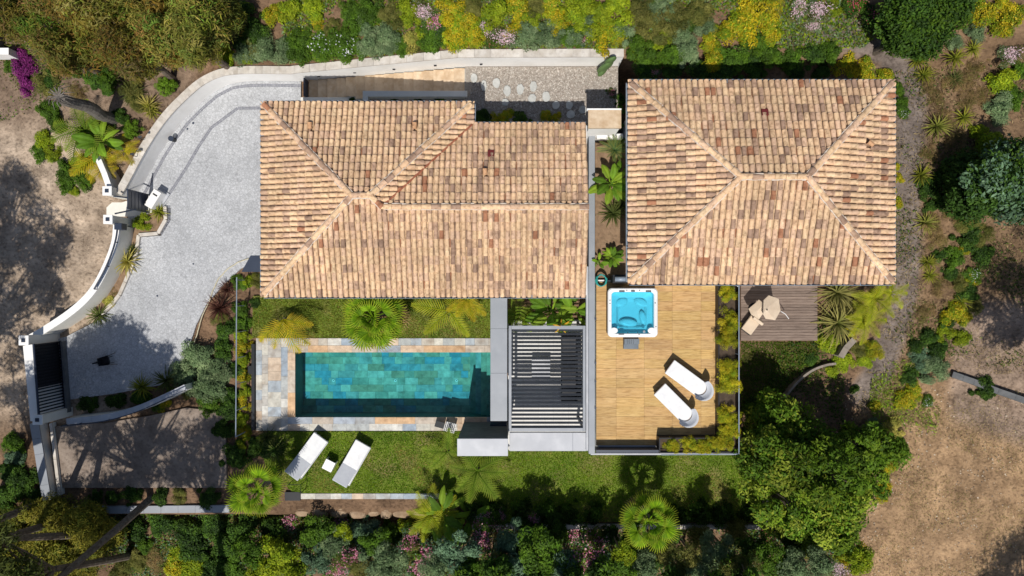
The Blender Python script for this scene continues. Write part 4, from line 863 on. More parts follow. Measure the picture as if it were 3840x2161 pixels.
# ---- south lawn edges
KP = [P(*p).xy for p in [(2878, 1968), (1770, 1968)]]
wall_run('lawn_edge_wall', 'long low pale wall along the lower edge of the right lawn', KP, .16, lambda x, y: -1.3, lambda x, y: .06, CREAM, COPING, 1, .6, .01, .04)
KP = [P(*p).xy for p in [(2872, 1966), (2866, 1880)]]
wall_run('corner_pillar_wall', 'short white wall at the lower right corner of the lawn', KP, .26, lambda x, y: -1.3, lambda x, y: .5, WHITE, WHITE, -1, .9, .01, .05)
ed = thing('stone_edging', 'slate edging stones along the lawn below the white loungers', 'edging', P(1400, 1860))
px = 1128
while px < 1700:
    q = px+random.uniform(34, 58); o = slabs('edging_stone', None, STONE, X(px), X(min(q, 1700)), Y(1872), Y(1851), -.15, .01, scol()); o.parent = ed; o.matrix_parent_inverse = Matrix.Translation(-ed.location); px = q
BOULD = M('boulder', (.26, .175, .11), (.42, .31, .21), 3, rough=.9, bump=.9, bscale=9, c3=(.14, .10, .07), s3=4, a3=.5, bdist=.06)
def boulder(label, px, py, w_, h_, z):
    p = P(px, py, z); bm = bmesh.new(); bmesh.ops.create_icosphere(bm, subdivisions=2, radius=1)
    for v in bm.verts:
        c = v.co; c.x = math.copysign(abs(c.x)**.6, c.x); c.y = math.copysign(abs(c.y)**.6, c.y); c.z = math.copysign(abs(c.z)**.6, c.z); v.co = c*(1+random.uniform(-.06, .06))
    me = bpy.data.meshes.new('boulder'); bm.to_mesh(me); bm.free(); me.materials.append(BOULD); me.polygons.foreach_set('use_smooth', [True]*len(me.polygons))
    o = bpy.data.objects.new('boulder', me); COL.objects.link(o); o.location = p; o.scale = (w_*SS*H/2, h_*SS*H/2, .42); o.rotation_euler = (R(18), 0, random.uniform(-.1, .1)); tag(o, label, 'boulder', 'boulders holding up the lawn edge')
bl = [(1140, 1902, 64, 52), (1205, 1905, 70, 56), (1276, 1905, 76, 60), (1345, 1908, 70, 56), (1405, 1900, 58, 50), (1452, 1908, 48, 60), (1510, 1905, 78, 60), (1580, 1900, 68, 54), (1645, 1905, 66, 56)]
for i, q in enumerate(bl): boulder('tan boulder below the lawn edging, %s from the left' % rank_words(i), *q, -.55)
gr = thing('black_garden_gate', 'small black metal rail and step box at the left lawn corner', 'railing', P(1095, 1850))
m = MB(); m.tube([P(1080, 1818, .7), P(1128, 1818, .7), P(1128, 1850, .7)], .012, 6); m.build('rail', DARK, gr)
for q in ((1080, 1818), (1128, 1818), (1128, 1850)): p = P(*q, .7); m = MB(); m.tube([(p.x, p.y, -.1), p], .012, 6); m.build('post', DARK, gr)
box('step_box', X(1068), X(1126), Y(1878), Y(1846), -.5, .0, DARK, gr)
# ---- basket like wire chair ends by tower
wc = thing('wire_chair', 'striped black and white garden chair beside the grey tower', 'chair', P(1690, 1597), R(-15))
box('seat', -.22, .22, -.2, .2, .30, .34, FABRIC, wc, True, .02)
for k in range(6): box('slat', -.2+k*.07, -.17+k*.07, -.19, .19, .342, .36, DARK, wc, True)
box('backrest', -.62, -.24, -.13, .13, .30, .33, DARK, wc, True, .01)
for sx in (-.2, .17):
    for sy in (-.18, .15): box('leg', sx, sx+.03, sy, sy+.03, 0, .30, DARK, wc, True)
# ================================================================== WEST SIDE: gates, walls, hose
ZT = 1.0
W2 = smooth([P(*p, ZT).xy for p in [(450, 846), (446, 900), (428, 960), (402, 1020), (370, 1080), (330, 1132), (262, 1190), (170, 1250), (120, 1278)]], 2)
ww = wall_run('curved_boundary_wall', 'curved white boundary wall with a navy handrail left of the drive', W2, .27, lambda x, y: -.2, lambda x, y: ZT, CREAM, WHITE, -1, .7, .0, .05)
rail = smooth([P(*p, 1.2).xy for p in [(440, 850), (434, 900), (414, 962), (388, 1022), (352, 1085)]], 2)
m = MB(); m.tube([(p.x, p.y, 1.18) for p in rail], .035, 8); m.build('handrail', NAVY, ww, smooth=True)
for i in (0, 6, 12, len(rail)-1): p = rail[i]; m = MB(); m.tube([(p.x, p.y, ZT), (p.x, p.y, 1.18)], .02, 6); m.build('rail_post', NAVY, ww)
box('meter_box', X(432, 1.2), X(460, 1.2), Y(862, 1.2), Y(838, 1.2), .9, 1.28, NAVY, ww, bevel=.01)
def pillar(label, px, py, h, s):
    p = P(px, py, h); t = thing('gate_pillar', label, 'pillar', (p.x, p.y, 0), group='white gate pillars')
    box('shaft', p.x-s, p.x+s, p.y-s, p.y+s, -.2, h-.05, CREAM, t); box('cap', p.x-s-.02, p.x+s+.02, p.y-s-.02, p.y+s+.02, h-.05, h, WHITE, t, bevel=.008); box('cap_lamp', p.x-.07, p.x+.07, p.y-.07, p.y+.07, h, h+.03, NAVY, t)
pillar('white pillar with navy lamp, the upper of two at the footpath gate', 401, 716, 1.45, .16)
pillar('white pillar with navy lamp, the lower of two at the footpath gate', 404, 823, 1.45, .16)
pillar('white pillar with lamp at the upper end of the slatted drive gate', 88, 1277, 1.75, .17)
pillar('white pillar with lamp at the lower end of the slatted drive gate', 140, 1575, 1.75, .17)
# white splayed wall above the upper pillar
KP = [P(*p, 1.3).xy for p in [(395, 708), (375, 650), (345, 590)]]
wall_run('splayed_white_wall', 'short white splayed wall running up from the footpath gate', KP, .2, lambda x, y: -.2, lambda x, y: 1.2-.15*max(0, y-4.6), WHITE, WHITE, -1, .5, .01, .05)
fp = tag(box('footpath', X(400), X(570), Y(812), Y(738), -.15, .012, CREAM), kind='structure')
fg = thing('footpath_gate', 'dark slatted metal footpath gate standing ajar between the white pillars', 'gate', P(560, 765))
gx = X(560); ya, yb = Y(800), Y(730)
for k in range(6): box('slat', gx-.02, gx+.02, ya, yb, .12+k*.25, .12+k*.25+.215, NAVY, fg)
for yy in (ya, yb-.05): box('post', gx-.03, gx+.03, yy-.002, yy+.05, 0, 1.62, NAVY, fg)
m = MB(); m.tube([P(425, 736, 1.5), P(505, 744, 1.1)], .03, 6); m.build('side_rail', NAVY, fg); m = MB(); m.tube([P(430, 802, 1.5), P(510, 785, 1.1)], .03, 6); m.build('side_rail', NAVY, fg)
lb = thing('letterbox_block', 'slanted white block with pale grey rim beside the footpath gate', 'block', P(596, 752), R(-32))
box('block_body', -.17, .17, -.38, .38, 0, .5, WHITE, lb, True, .01); box('slot', -.1, .1, .16, .22, .5, .506, DARK, lb, True)
box('rim', -.27, .27, -.46, .46, 0, .06, GREYL, lb, True)
# drive gate
dg = thing('drive_gate', 'black slatted sliding drive gate at the left edge', 'gate', P(230, 1410))
A, B = P(230, 1278), P(250, 1545); d = (B-A); L = d.length; ang = math.atan2(d.y, d.x); dg.rotation_euler = (0, 0, ang); dg.location = A
nb = 24
for k in range(nb):
    xx = .03+(L-.1)*k/(nb-1); box('slat', xx, xx+.05, -.02, .02, .12, 1.6, DARK, dg, True)
box('top_rail', 0, L, -.03, .03, 1.602, 1.66, NAVY, dg, True); box('bottom_rail', 0, L, -.03, .03, .06, .118, NAVY, dg, True)
box('back_board', .02, L-.02, -.075, -.055, .1, 1.58, DARK, dg, True)
gb = thing('gate_housing', 'white blue boundary wall top running behind the drive gate', 'wall', P(140, 1430))
q = [P(86, 1298, 1.5), P(122, 1292, 1.5), P(156, 1578, 1.5), P(114, 1580, 1.5)]; m = MB(); m.prism([p.xy for p in q], -.2, 1.5); m.build('wall_body', WHITE, gb)
m = MB(); m.box(.02, L, .12, .2, 0, .25); gtk = m.build('gate_track', TWM, dg, True)
# walls round the lower yard
KP = smooth([P(*p, .9).xy for p in [(250, 1592), (400, 1578), (520, 1545), (620, 1500), (700, 1462)]], 2)
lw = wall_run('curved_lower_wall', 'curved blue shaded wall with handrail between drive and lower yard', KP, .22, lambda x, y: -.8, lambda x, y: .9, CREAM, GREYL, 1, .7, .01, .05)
m = MB(); m.tube([(p.x, p.y, 1.25) for p in KP], .022, 6); m.build('handrail', NAVY, lw)
for i in range(0, len(KP), 3): p = KP[i]; m = MB(); m.tube([(p.x, p.y, .9), (p.x, p.y, 1.25)], .016, 6); m.build('rail_post', NAVY, lw)
YARD = [(205, 1600), (400, 1586), (560, 1560), (700, 1530), (845, 1545), (850, 1830), (200, 1830)]
b = MB(); b.prism([P(*p, 0).xy for p in YARD], -.6, .0); yd = tag(b.build('lower_yard', M('yard_gravel', (.20, .155, .125), (.32, .26, .215), 2, detail=9, rough=.95, bump=.6, bscale=20, c3=(.12, .09, .07), s3=8, a3=.5)), kind='structure')
KP = [P(*p).xy for p in [(218, 1902), (860, 1896)]]
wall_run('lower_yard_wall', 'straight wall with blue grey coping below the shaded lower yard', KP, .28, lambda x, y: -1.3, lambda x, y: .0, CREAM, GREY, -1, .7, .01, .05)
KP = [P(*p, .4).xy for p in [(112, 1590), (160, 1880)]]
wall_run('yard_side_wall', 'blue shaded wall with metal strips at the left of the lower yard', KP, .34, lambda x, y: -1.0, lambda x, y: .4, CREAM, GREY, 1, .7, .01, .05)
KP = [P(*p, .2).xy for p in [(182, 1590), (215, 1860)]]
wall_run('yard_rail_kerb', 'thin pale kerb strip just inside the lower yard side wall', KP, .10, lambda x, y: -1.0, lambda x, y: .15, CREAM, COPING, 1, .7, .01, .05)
# garden hose on drive
pts = [P(*p, .03) for p in [(972, 968), (930, 970), (890, 985), (850, 1012), (820, 1045), (800, 1085), (785, 1130), (765, 1170), (750, 1210), (740, 1250), (728, 1290), (716, 1318), (705, 1330)]]
sp = []
for i in range(len(pts)-1):
    for k in range(4): sp.append(pts[i].lerp(pts[i+1], k/4)+Vector((random.uniform(-.01, .01), random.uniform(-.01, .01), 0)))
m = MB(); m.tube(sp, .022, 6); tag(m.build('garden_hose', M('cream_hose', (.52, .47, .33), (.58, .53, .38), 4, rough=.5), smooth=True), 'cream garden hose curving along the right edge of the drive', 'hose')
# parked handcart silhouette + flat cover on the shaded drive
bp_ = thing('wheelbarrow', 'small dark wheelbarrow standing on the tree shaded part of the drive', 'wheelbarrow', P(405, 1352), R(12))
m = MB(); v = [(-.22, -.16, .34), (.22, -.2, .34), (.22, .2, .34), (-.22, .16, .34), (-.14, -.1, .12), (.14, -.1, .12), (.14, .1, .12), (-.14, .1, .12)]
m.add(v, [(4, 5, 6, 7), (0, 4, 7, 3), (1, 2, 6, 5), (0, 1, 5, 4), (3, 7, 6, 2)]); m.build('tray', DARK, bp_, True)
for s_ in (-1, 1): mm = MB(); mm.tube([(-.4, s_*.05, .12), (.0, s_*.14, .14), (.6, s_*.24, .42)], .015, 6); mm.build('handle', BARK, bp_, True)
mm = MB(); mm.tube([(-.42, -.03, .14), (-.42, .03, .14)], .14, 14); mm.build('wheel', DARK, bp_, True)
for s_ in (-1, 1): mm = MB(); mm.tube([(.15, s_*.12, .14), (.22, s_*.14, 0)], .012, 6); mm.build('leg', DARK, bp_, True)
# black drain/ball lamp on the drive
bo = thing('drive_lamp', 'small black bollard lamp on the drive near the curved wall', 'lamp', P(655, 526))
m = MB(); m.tube([(bo.location.x, bo.location.y, 0), (bo.location.x, bo.location.y, .28), (bo.location.x, bo.location.y, .30)], [.09, .09, .05], 14); m.build('bollard', DARK, bo); m = MB(); m.tube([(bo.location.x, bo.location.y, .30), (bo.location.x, bo.location.y, .33)], .11, 14); m.build('lamp_head', NAVY, bo)
# lamp brackets on the curved wall
for i, (px, py) in enumerate(((540, 525), (512, 588))):
    p = P(px, py, 1.1); t = thing('spot_light', 'black wall spot light on a bent arm over the curved coping, %s' % ('upper one', 'lower one')[i], 'lamp', p, group='spot lights on the curved wall'); m = MB(); m.tube([p, p+Vector((0, 0, .45)), p+Vector((.05, 0, .5))], .014, 6); m.build('arm', DARK, t); m = MB(); m.tube([p+Vector((.03, 0, .5)), p+Vector((.16, .03, .46))], [.035, .05], 8); m.build('head', DARK, t)
# canopy over the house side door, lower left corner of the left house
dc = thing('door_canopy', 'dark metal canopy over the side door at the corner of the left house', 'canopy', P(950, 970))
q = [P(940, 958, 1.9), P(1000, 958, 1.9), P(1000, 1020, 1.9), P(905, 1020, 1.9)]; m = MB(); m.prism([p.xy for p in q], 1.8, 1.9); m.build('roof_panel', NAVY, dc)
p = P(915, 1015, 1.8); box('post', p.x, p.x+.06, p.y, p.y+.06, 0, 1.8, DARK, dc)
# railing and dark wall left of the pool terrace
rw = thing('pool_side_rail', 'thin blue metal rail running beside the hedge left of the pool', 'railing', P(882, 1300))
m = MB(); m.tube([P(888, 1040, 1.0), P(884, 1640, 1.0)], .022, 6); m.build('top_rail', GUTTER, rw)
for py in range(1050, 1650, 98): p = P(886, py, 1.0); m = MB(); m.tube([(p.x, p.y, -.1), p], .018, 6); m.build('post', GUTTER, rw)
db = thing('pool_edge_beam', 'black metal edge beam along the left end of the pool terrace', 'beam', P(953, 1440)); box('beam', X(947), X(958), Y(1612), Y(1290), -.2, .12, DARK, db); box('beam_foot', X(930), X(946), Y(1404), Y(1372), -.15, .05, DARK, db)
# ================================================================== PLANTS: generators
def leaf_mesh(name, pos, nrm, ll, lw, tint, droop=.15, mat=None):
    """one folded diamond leaf per point; pos/nrm (n,3)"""
    n = len(pos); r = rng.normal(size=(n, 3)); t = np.cross(nrm, r); t /= np.linalg.norm(t, axis=1, keepdims=True)+1e-9; s = np.cross(nrm, t)
    L = (ll*rng.uniform(.6, 1.3, n))[:, None]; W = (lw*rng.uniform(.7, 1.25, n))[:, None]
    a = pos-t*L*.5; b = pos+s*W*.5+nrm*L*.06; c = pos+t*L*.5-nrm*L*droop; d = pos-s*W*.5+nrm*L*.06
    v = np.stack([a, b, c, d], 1); f = np.arange(n)[:, None]*4+np.array([[0, 1, 2, 3]])
    return mesh_np(name, v, f4=f, tint=np.repeat(tint, 4, 0), mats=[mat or LEAF])
def unit(n): v = rng.normal(size=(n, 3)); return v/np.linalg.norm(v, axis=1, keepdims=True)
def pal(cols, n, idx=None):
    cols = np.array(cols); i = rng.integers(0, len(cols), n) if idx is None else idx; return cols[i]*rng.uniform(.72, 1.28, (n, 1))
def bush_mesh(cols, n=2600, clumps=22, ll=.13, lw=.06, hz=.8, cr=.34, up=.55, ragged=.25, fl=None, nf=0, fs=.06, flat=.0):
    """crown of radius about 1 sitting on z=0, height hz"""
    k = clumps; th = rng.uniform(0, 6.283, k); ph = np.arccos(rng.uniform(.0, 1, k)); rad = rng.uniform(.45, .86, k)*(1+ragged*rng.normal(size=k)*.6)
    C = np.stack([rad*np.sin(ph)*np.cos(th), rad*np.sin(ph)*np.sin(th), .18*hz+rad*np.cos(ph)*hz*.85], 1); CR = cr*rng.uniform(.65, 1.3, k)
    i = rng.integers(0, k, n); d = unit(n); d[:, 2] = np.where(d[:, 2] < -.35, -d[:, 2], d[:, 2]); rr = rng.uniform(.35, 1.05, n)**.6
    pos = C[i]+d*(CR[i]*rr)[:, None]*np.array([1, 1, .8*hz+.2]); pos[:, 2] = np.maximum(pos[:, 2], .03)
    nr = d*.7+unit(n)*.55+np.array([0, 0, up]); nr /= np.linalg.norm(nr, axis=1, keepdims=True)
    ci = rng.integers(0, len(cols), k); mix = np.where(rng.random(n) < .7, ci[i], rng.integers(0, len(cols), n)); t = pal(cols, n, mix)*(rng.uniform(.82, 1.18, k)[i])[:, None]
    me = leaf_mesh('foliage', pos, nr, ll, lw, t); fm = None
    if fl is not None and nf:
        j = rng.integers(0, k, nf); dd = unit(nf); dd[:, 2] = np.abs(dd[:, 2])*.8+.35; dd /= np.linalg.norm(dd, axis=1, keepdims=True)
        pp = C[j]+dd*(CR[j]*1.04)[:, None]*np.array([1, 1, .85]); grp = rng.integers(0, nf, nf); pp = pp*.6+pp[(grp//6)*6 % nf]*.4
        nn = unit(nf)*.45+np.array([0, 0, 1]); nn /= np.linalg.norm(nn, axis=1, keepdims=True); fm = leaf_mesh('flowers', pp+np.array([0, 0, .03]), nn, fs, fs*.9, pal(fl, nf), mat=PETAL)
    st_ = MB()
    for q in range(5):
        c = C[q]; st_.tube([(c[0]*.05, c[1]*.05, -.1), (c[0]*.4, c[1]*.4, c[2]*.45), tuple(c)], [.04, .028, .012], 5)
    return me, fm, st_.mesh('stem', BARK)
def blade(b, base, d, up, L, W, bend, nseg=5, fold=.25, col=None, tipcol=None):
    """long tapering leaf growing from base along d (horizontal unit) and up, bending over"""
    pts = []; ang = up; p = Vector(base); step = L/nseg
    for i in range(nseg+1):
        t = i/nseg; w_ = W*(min(1, .55+t*1.6) if t < .3 else max(.02, 1-((t-.3)/.7)**1.7)); pts.append((p.copy(), w_)); p = p+(d*math.cos(ang)+Vector((0, 0, 1))*math.sin(ang))*step; ang -= bend/nseg
    s = Vector((-d.y, d.x, 0)); v = []; f = []; cs = []
    for i, (q, w_) in enumerate(pts):
        for k in (-1, 0, 1): v.append(q+s*k*w_/2+Vector((0, 0, abs(k)*w_*fold)))
    for i in range(nseg):
        for k in (0, 1): f.append((i*3+k, i*3+k+1, (i+1)*3+k+1, (i+1)*3+k))
    o = len(b.v); b.v += [tuple(q) for q in v]; b.f += [tuple(j+o for j in q) for q in f]
    for i in range(nseg+1):
        t = i/nseg; c = col or (1, 1, 1); c2 = tipcol or c
        for k in (-1, 0, 1): b.c.append(tuple((c[j]*(1-t)+c2[j]*t)*(1.0 if k else .8) for j in range(3)))
def rosette_mesh(n, cols, L=1., W=.07, tip=None, up0=.15, up1=1.3, bend=.9):
    b = MB()
    for i in range(n):
        a = 2.399*i+random.uniform(-.2, .2); t = (i+.5)/n; c = random.choice(cols); k = random.uniform(.8, 1.2); c = tuple(q*k for q in c)
        blade(b, (0, 0, .05+.1*t), Vector((math.cos(a), math.sin(a), 0)), up0+(up1-up0)*t, L*random.uniform(.8, 1.12), W*random.uniform(.8, 1.2), bend*random.uniform(.6, 1.3), 5, .3, c, tip)
    return b.mesh('foliage', LEAF, True)
def frond_mesh(name, cols, n=15, L=1., wid=.34, arch=.9, drop=.5, leafw=.026, tipc=None, droop=.35):
    """pinnate frond along +x from the origin"""
    b = MB(); pts = []; ang = arch; p = Vector((0, 0, 0)); N = 12
    for i in range(N+1): pts.append(p.copy()); p = p+Vector((math.cos(ang), 0, math.sin(ang)))*L/N; ang -= (arch+drop)/N
    b.cur = tuple(q*.8 for q in cols[0]); b.tube(pts, [.018*(1-i/(N+1)) + .004 for i in range(N+1)], 5)
    for i in range(n):
        t = .14+.86*i/(n-1); q = pts[min(N, int(t*N))].lerp(pts[min(N, int(t*N)+1)], t*N-int(t*N)); ll = wid*math.sin(math.pi*min(1, .18+t*.78))**.8*random.uniform(.85, 1.1)
        for s in (-1, 1):
            fw = .45+.5*t; d = Vector((fw, s*(1.05-.55*t), 0)).normalized(); c = random.choice(cols); k = random.uniform(.8, 1.2); c = tuple(a*k for a in c)
            blade(b, q, d, .25, ll, leafw, droop*2.2, 3, .12, c, tipc)
    return b.mesh(name, LEAF, True)
def fan_mesh(name, cols, L=1., pet=.55, n=26, spread=200, tipc=None):
    """fan-palm leaf along +x: petiole then radiating split blade"""
    b = MB(); b.cur = tuple(q*.9 for q in cols[0]); b.tube([(0, 0, 0), (pet*.5, 0, .10*pet), (pet, 0, .08*pet)], [.022, .016, .012], 5)
    R_ = L-pet
    for i in range(n):
        a = R(-spread/2+spread*i/(n-1)); ll = R_*(.78+.22*math.cos(a*.55))*random.uniform(.93, 1.05); c = random.choice(cols); k = random.uniform(.82, 1.18); c = tuple(q*k for q in c)
        o = len(b.v); d = Vector((math.cos(a), math.sin(a), 0)); s = Vector((-d.y, d.x, 0)); h = math.pi*spread/180/n*.5
        prof = [(0, .004, 0), (.35, .35*h, .03), (.62, .60*h, .02), (.85, .30*h, -.10), (1.0, .012, -.26)]
        for (t, w_, zz) in prof:
            for k2 in (-1, 0, 1):
                q = Vector((pet, 0, .08*pet))+d*ll*t+s*(k2*w_*ll)+Vector((0, 0, zz*ll-(.03*ll*(t < .9) if k2 == 0 else 0))); b.v.append(tuple(q))
                cc = tuple(c[j]*(1-t)+(tipc or c)[j]*t for j in range(3)) if t > .7 else c; b.c.append(cc)
        for r_ in range(len(prof)-1):
            for k2 in (0, 1): b.f.append((o+r_*3+k2, o+r_*3+k2+1, o+(r_+1)*3+k2+1, o+(r_+1)*3+k2))
    return b.mesh(name, LEAF, True)
def paddle_mesh(name, L=1., W=.17, pet=.35, bend=1.0, col=(.1, .2, .02)):
    """banana-like leaf along +x with midrib and slightly torn edge"""
    b = MB(); N = 12; p = Vector((0, 0, 0)); ang = .95; pts = []
    for i in range(N+1): pts.append((p.copy(), ang)); p = p+Vector((math.cos(ang), 0, math.sin(ang)))*L/N; ang -= bend*1.5/N
    i0 = int(pet/L*N); b.cur = tuple(q*1.25 for q in col); b.tube([q for q, _ in pts[:i0+1]], [.03]*(i0)+[.02], 6)
    rows = []
    for i in range(i0, N+1):
        t = (i-i0)/(N-i0); w_ = W*math.sin(math.pi*min(1, .08+t*.92))**.6 if t < 1 else .01; q, a = pts[i]; rows.append((q, w_*random.uniform(.85, 1.05), w_*random.uniform(.85, 1.05)))
    o = len(b.v); 
    for q, wl_, wr in rows:
        for k, w_ in ((-1, wl_), (-.5, wl_), (0, 0), (.5, wr), (1, wr)):
            b.v.append((q.x, q.y+k*w_*.5*(2 if abs(k) < 1 else 1) if abs(k) < 1 else q.y+k*w_, q.z+(.10*w_ if abs(k) == .5 else (-.12*w_ if abs(k) == 1 else .0)))); kk = 1.25 if k == 0 else random.uniform(.85, 1.1); b.c.append(tuple(c*kk for c in col))
    for r_ in range(len(rows)-1):
        for k in range(4): b.f.append((o+r_*5+k, o+r_*5+k+1, o+(r_+1)*5+k+1, o+(r_+1)*5+k))
    return b.mesh(name, LEAF, True)
# ---- palettes (leaf base colours)
KIND = {}
def kind(key, noun, cat, variants=2, **kw): KIND[key] = dict(name=dict(green='green_shrub', lime='lime_shrub', yellow='yellow_shrub', olive='feathery_shrub', silver='silver_shrub', blue='blue_green_shrub', dark='dark_shrub', pink='pink_flowering_shrub', palepink='pale_pink_shrub', white='white_flowering_shrub', red='red_flowering_shrub', purple='bougainvillea', golden='bamboo', dry='dry_tuft', ball='ball_shrub', straw='straw_shrub')[key], noun=noun, cat=cat, var=[bush_mesh(**kw) for _ in range(variants)])
GREEN = [(.06, .125, .012), (.085, .16, .015), (.05, .10, .014)]
LIME = [(.17, .23, .012), (.22, .27, .015), (.12, .19, .012)]
YEL = [(.30, .25, .010), (.24, .23, .012), (.18, .20, .012), (.36, .28, .012)]
OLIVE = [(.11, .115, .03), (.14, .135, .04), (.085, .10, .025)]
SILV = [(.13, .19, .105), (.17, .225, .13), (.10, .155, .08)]
BLUEG = [(.085, .15, .10), (.11, .18, .125), (.07, .125, .075)]
DARKG = [(.03, .068, .012), (.042, .088, .014), (.025, .055, .012)]
kind('green', 'bright green bushy shrub', 'shrub', 3, cols=GREEN, n=3200, ll=.15, lw=.065)
kind('lime', 'lime green bushy shrub', 'shrub', 3, cols=LIME, n=3000, ll=.16, lw=.06)
kind('yellow', 'yellow flowering shrub', 'shrub', 3, cols=YEL+LIME, n=3000, ll=.12, lw=.07, fl=[(.55, .42, .02), (.5, .39, .03)], nf=150, fs=.09)
kind('olive', 'olive brown feathery shrub', 'shrub', 3, cols=OLIVE, n=3600, ll=.20, lw=.03, ragged=.4)
kind('silver', 'silvery green mounded shrub', 'shrub', 3, cols=SILV, n=3400, ll=.17, lw=.045)
kind('blue', 'blue green mounded shrub', 'shrub', 3, cols=BLUEG, n=3400, ll=.17, lw=.06)
kind('dark', 'dark green leafy shrub', 'shrub', 3, cols=DARKG+[(.055, .11, .015)], n=3200, ll=.16, lw=.075)
kind('pink', 'green shrub dotted with pink flowers', 'shrub', 3, cols=GREEN+OLIVE+BLUEG, n=2400, ll=.13, lw=.06, fl=[(.55, .16, .26), (.62, .28, .36), (.45, .10, .2), (.65, .38, .42)], nf=420, fs=.10, ragged=.4)
kind('palepink', 'shrub covered in pale pink flowers', 'shrub', 2, cols=OLIVE+SILV, n=1800, ll=.12, lw=.05, fl=[(.65, .42, .48), (.7, .55, .58)], nf=420, fs=.09, ragged=.5)
kind('white', 'green shrub dotted with white flowers', 'shrub', 2, cols=GREEN, n=3000, ll=.16, lw=.05, fl=[(.75, .75, .8)], nf=60, fs=.09)
kind('red', 'green shrub with red flower spikes', 'shrub', 2, cols=GREEN+DARKG, n=2600, ll=.14, lw=.06, fl=[(.45, .06, .06), (.5, .1, .16)], nf=120, fs=.09)
kind('purple', 'vivid purple bougainvillea', 'shrub', 2, cols=[(.17, .02, .16), (.22, .03, .20), (.10, .015, .09)], n=3000, ll=.10, lw=.08, ragged=.4)
kind('golden', 'golden green feathery bamboo clump', 'bamboo', 3, cols=[(.24, .26, .012), (.32, .30, .015), (.15, .21, .012), (.36, .30, .02)], n=2600, ll=.24, lw=.028, ragged=.5, hz=1.1)
kind('dry', 'dry brown grassy tuft', 'shrub', 2, cols=[(.22, .15, .08), (.17, .12, .06), (.14, .13, .04)], n=1500, ll=.26, lw=.02, ragged=.5, hz=.5)
kind('ball', 'clipped round green ball shrub', 'shrub', 1, cols=[(.075, .14, .012), (.095, .17, .014)], n=4200, clumps=60, ll=.10, lw=.06, cr=.2, ragged=.0, hz=1.15)
kind('straw', 'pale straw yellow grassy shrub', 'shrub', 2, cols=[(.36, .31, .09), (.30, .28, .07), (.22, .23, .05)], n=2400, ll=.18, lw=.04)
ROS = {}
ROS['agave'] = ('green spiky agave rosette', 'agave', [rosette_mesh(34, [(.10, .14, .02), (.14, .18, .03)], 1, .10, (.3, .28, .08)) for _ in range(2)])
ROS['yucca'] = ('large striped yucca with long arching leaves', 'yucca', [rosette_mesh(70, [(.10, .13, .03), (.17, .19, .06), (.26, .25, .09), (.07, .10, .02)], 1, .055, (.34, .30, .12), bend=1.1) for _ in range(2)])
ROS['yellow'] = ('yellow green spiky yucca', 'yucca', [rosette_mesh(46, [(.30, .27, .05), (.20, .21, .04), (.38, .33, .08)], 1, .075, (.42, .36, .14)) for _ in range(1)])
ROS['red'] = ('dark red spiky cordyline', 'cordyline', [rosette_mesh(90, [(.06, .022, .022), (.09, .03, .03), (.05, .02, .015)], 1, .04, (.14, .06, .05), up0=.1, up1=1.5, bend=.6) for _ in range(1)])
ROS['tuft'] = ('small green spiky tuft', 'plant', [rosette_mesh(40, [(.13, .17, .012), (.18, .21, .02), (.09, .13, .012)], 1, .08, (.28, .27, .04), bend=1.1) for _ in range(2)])
ROS['darkspike'] = ('dark green spiky palm lily', 'plant', [rosette_mesh(50, [(.045, .075, .02), (.07, .10, .03), (.03, .05, .015)], 1, .06, (.12, .14, .04), bend=1.0) for _ in range(2)])
FANS = [fan_mesh('frond', [(.12, .22, .008), (.17, .28, .012), (.09, .17, .008)], n=20, tipc=(.26, .30, .03), spread=s) for s in (210, 190, 230)]
FAND = [fan_mesh('frond', [(.22, .15, .07), (.28, .2, .09), (.2, .17, .05)], n=14, tipc=(.3, .22, .12), spread=150)]
PINN = {'yellow': [frond_mesh('frond', [(.36, .33, .012), (.28, .29, .012), (.42, .34, .015)], tipc=(.42, .3, .03)) for _ in range(2)],
        'green': [frond_mesh('frond', [(.10, .17, .015), (.14, .22, .02)], tipc=(.2, .24, .03)) for _ in range(2)],
        'cycad': [frond_mesh('frond', [(.06, .13, .05), (.09, .165, .065)], n=22, wid=.2, leafw=.018, tipc=(.25, .26, .06), arch=.7) for _ in range(2)],
        'lime': [frond_mesh('frond', [(.26, .30, .012), (.20, .26, .012)], n=16, wid=.32, leafw=.026, tipc=(.34, .33, .03)) for _ in range(2)]}
PAD = [paddle_mesh('leaf', col=c) for c in ((.085, .17, .015), (.12, .22, .02), (.17, .26, .025), (.06, .12, .012))]+[paddle_mesh('leaf', W=.1, col=(.14, .22, .02), bend=1.2)]
QUEUE = []       # (zone phrase, noun, category, object, px) -> labels once every plant is known
def note(o, zone, noun, cat, px, py): QUEUE.append((zone, noun, cat, o, px, py))
def ground_at(px, py, z=None):
    if z is not None: return z
    zz = 0.
    for _ in range(3): p = P(px, py, zz); zz = float(terr(p.x, p.y))
    return zz
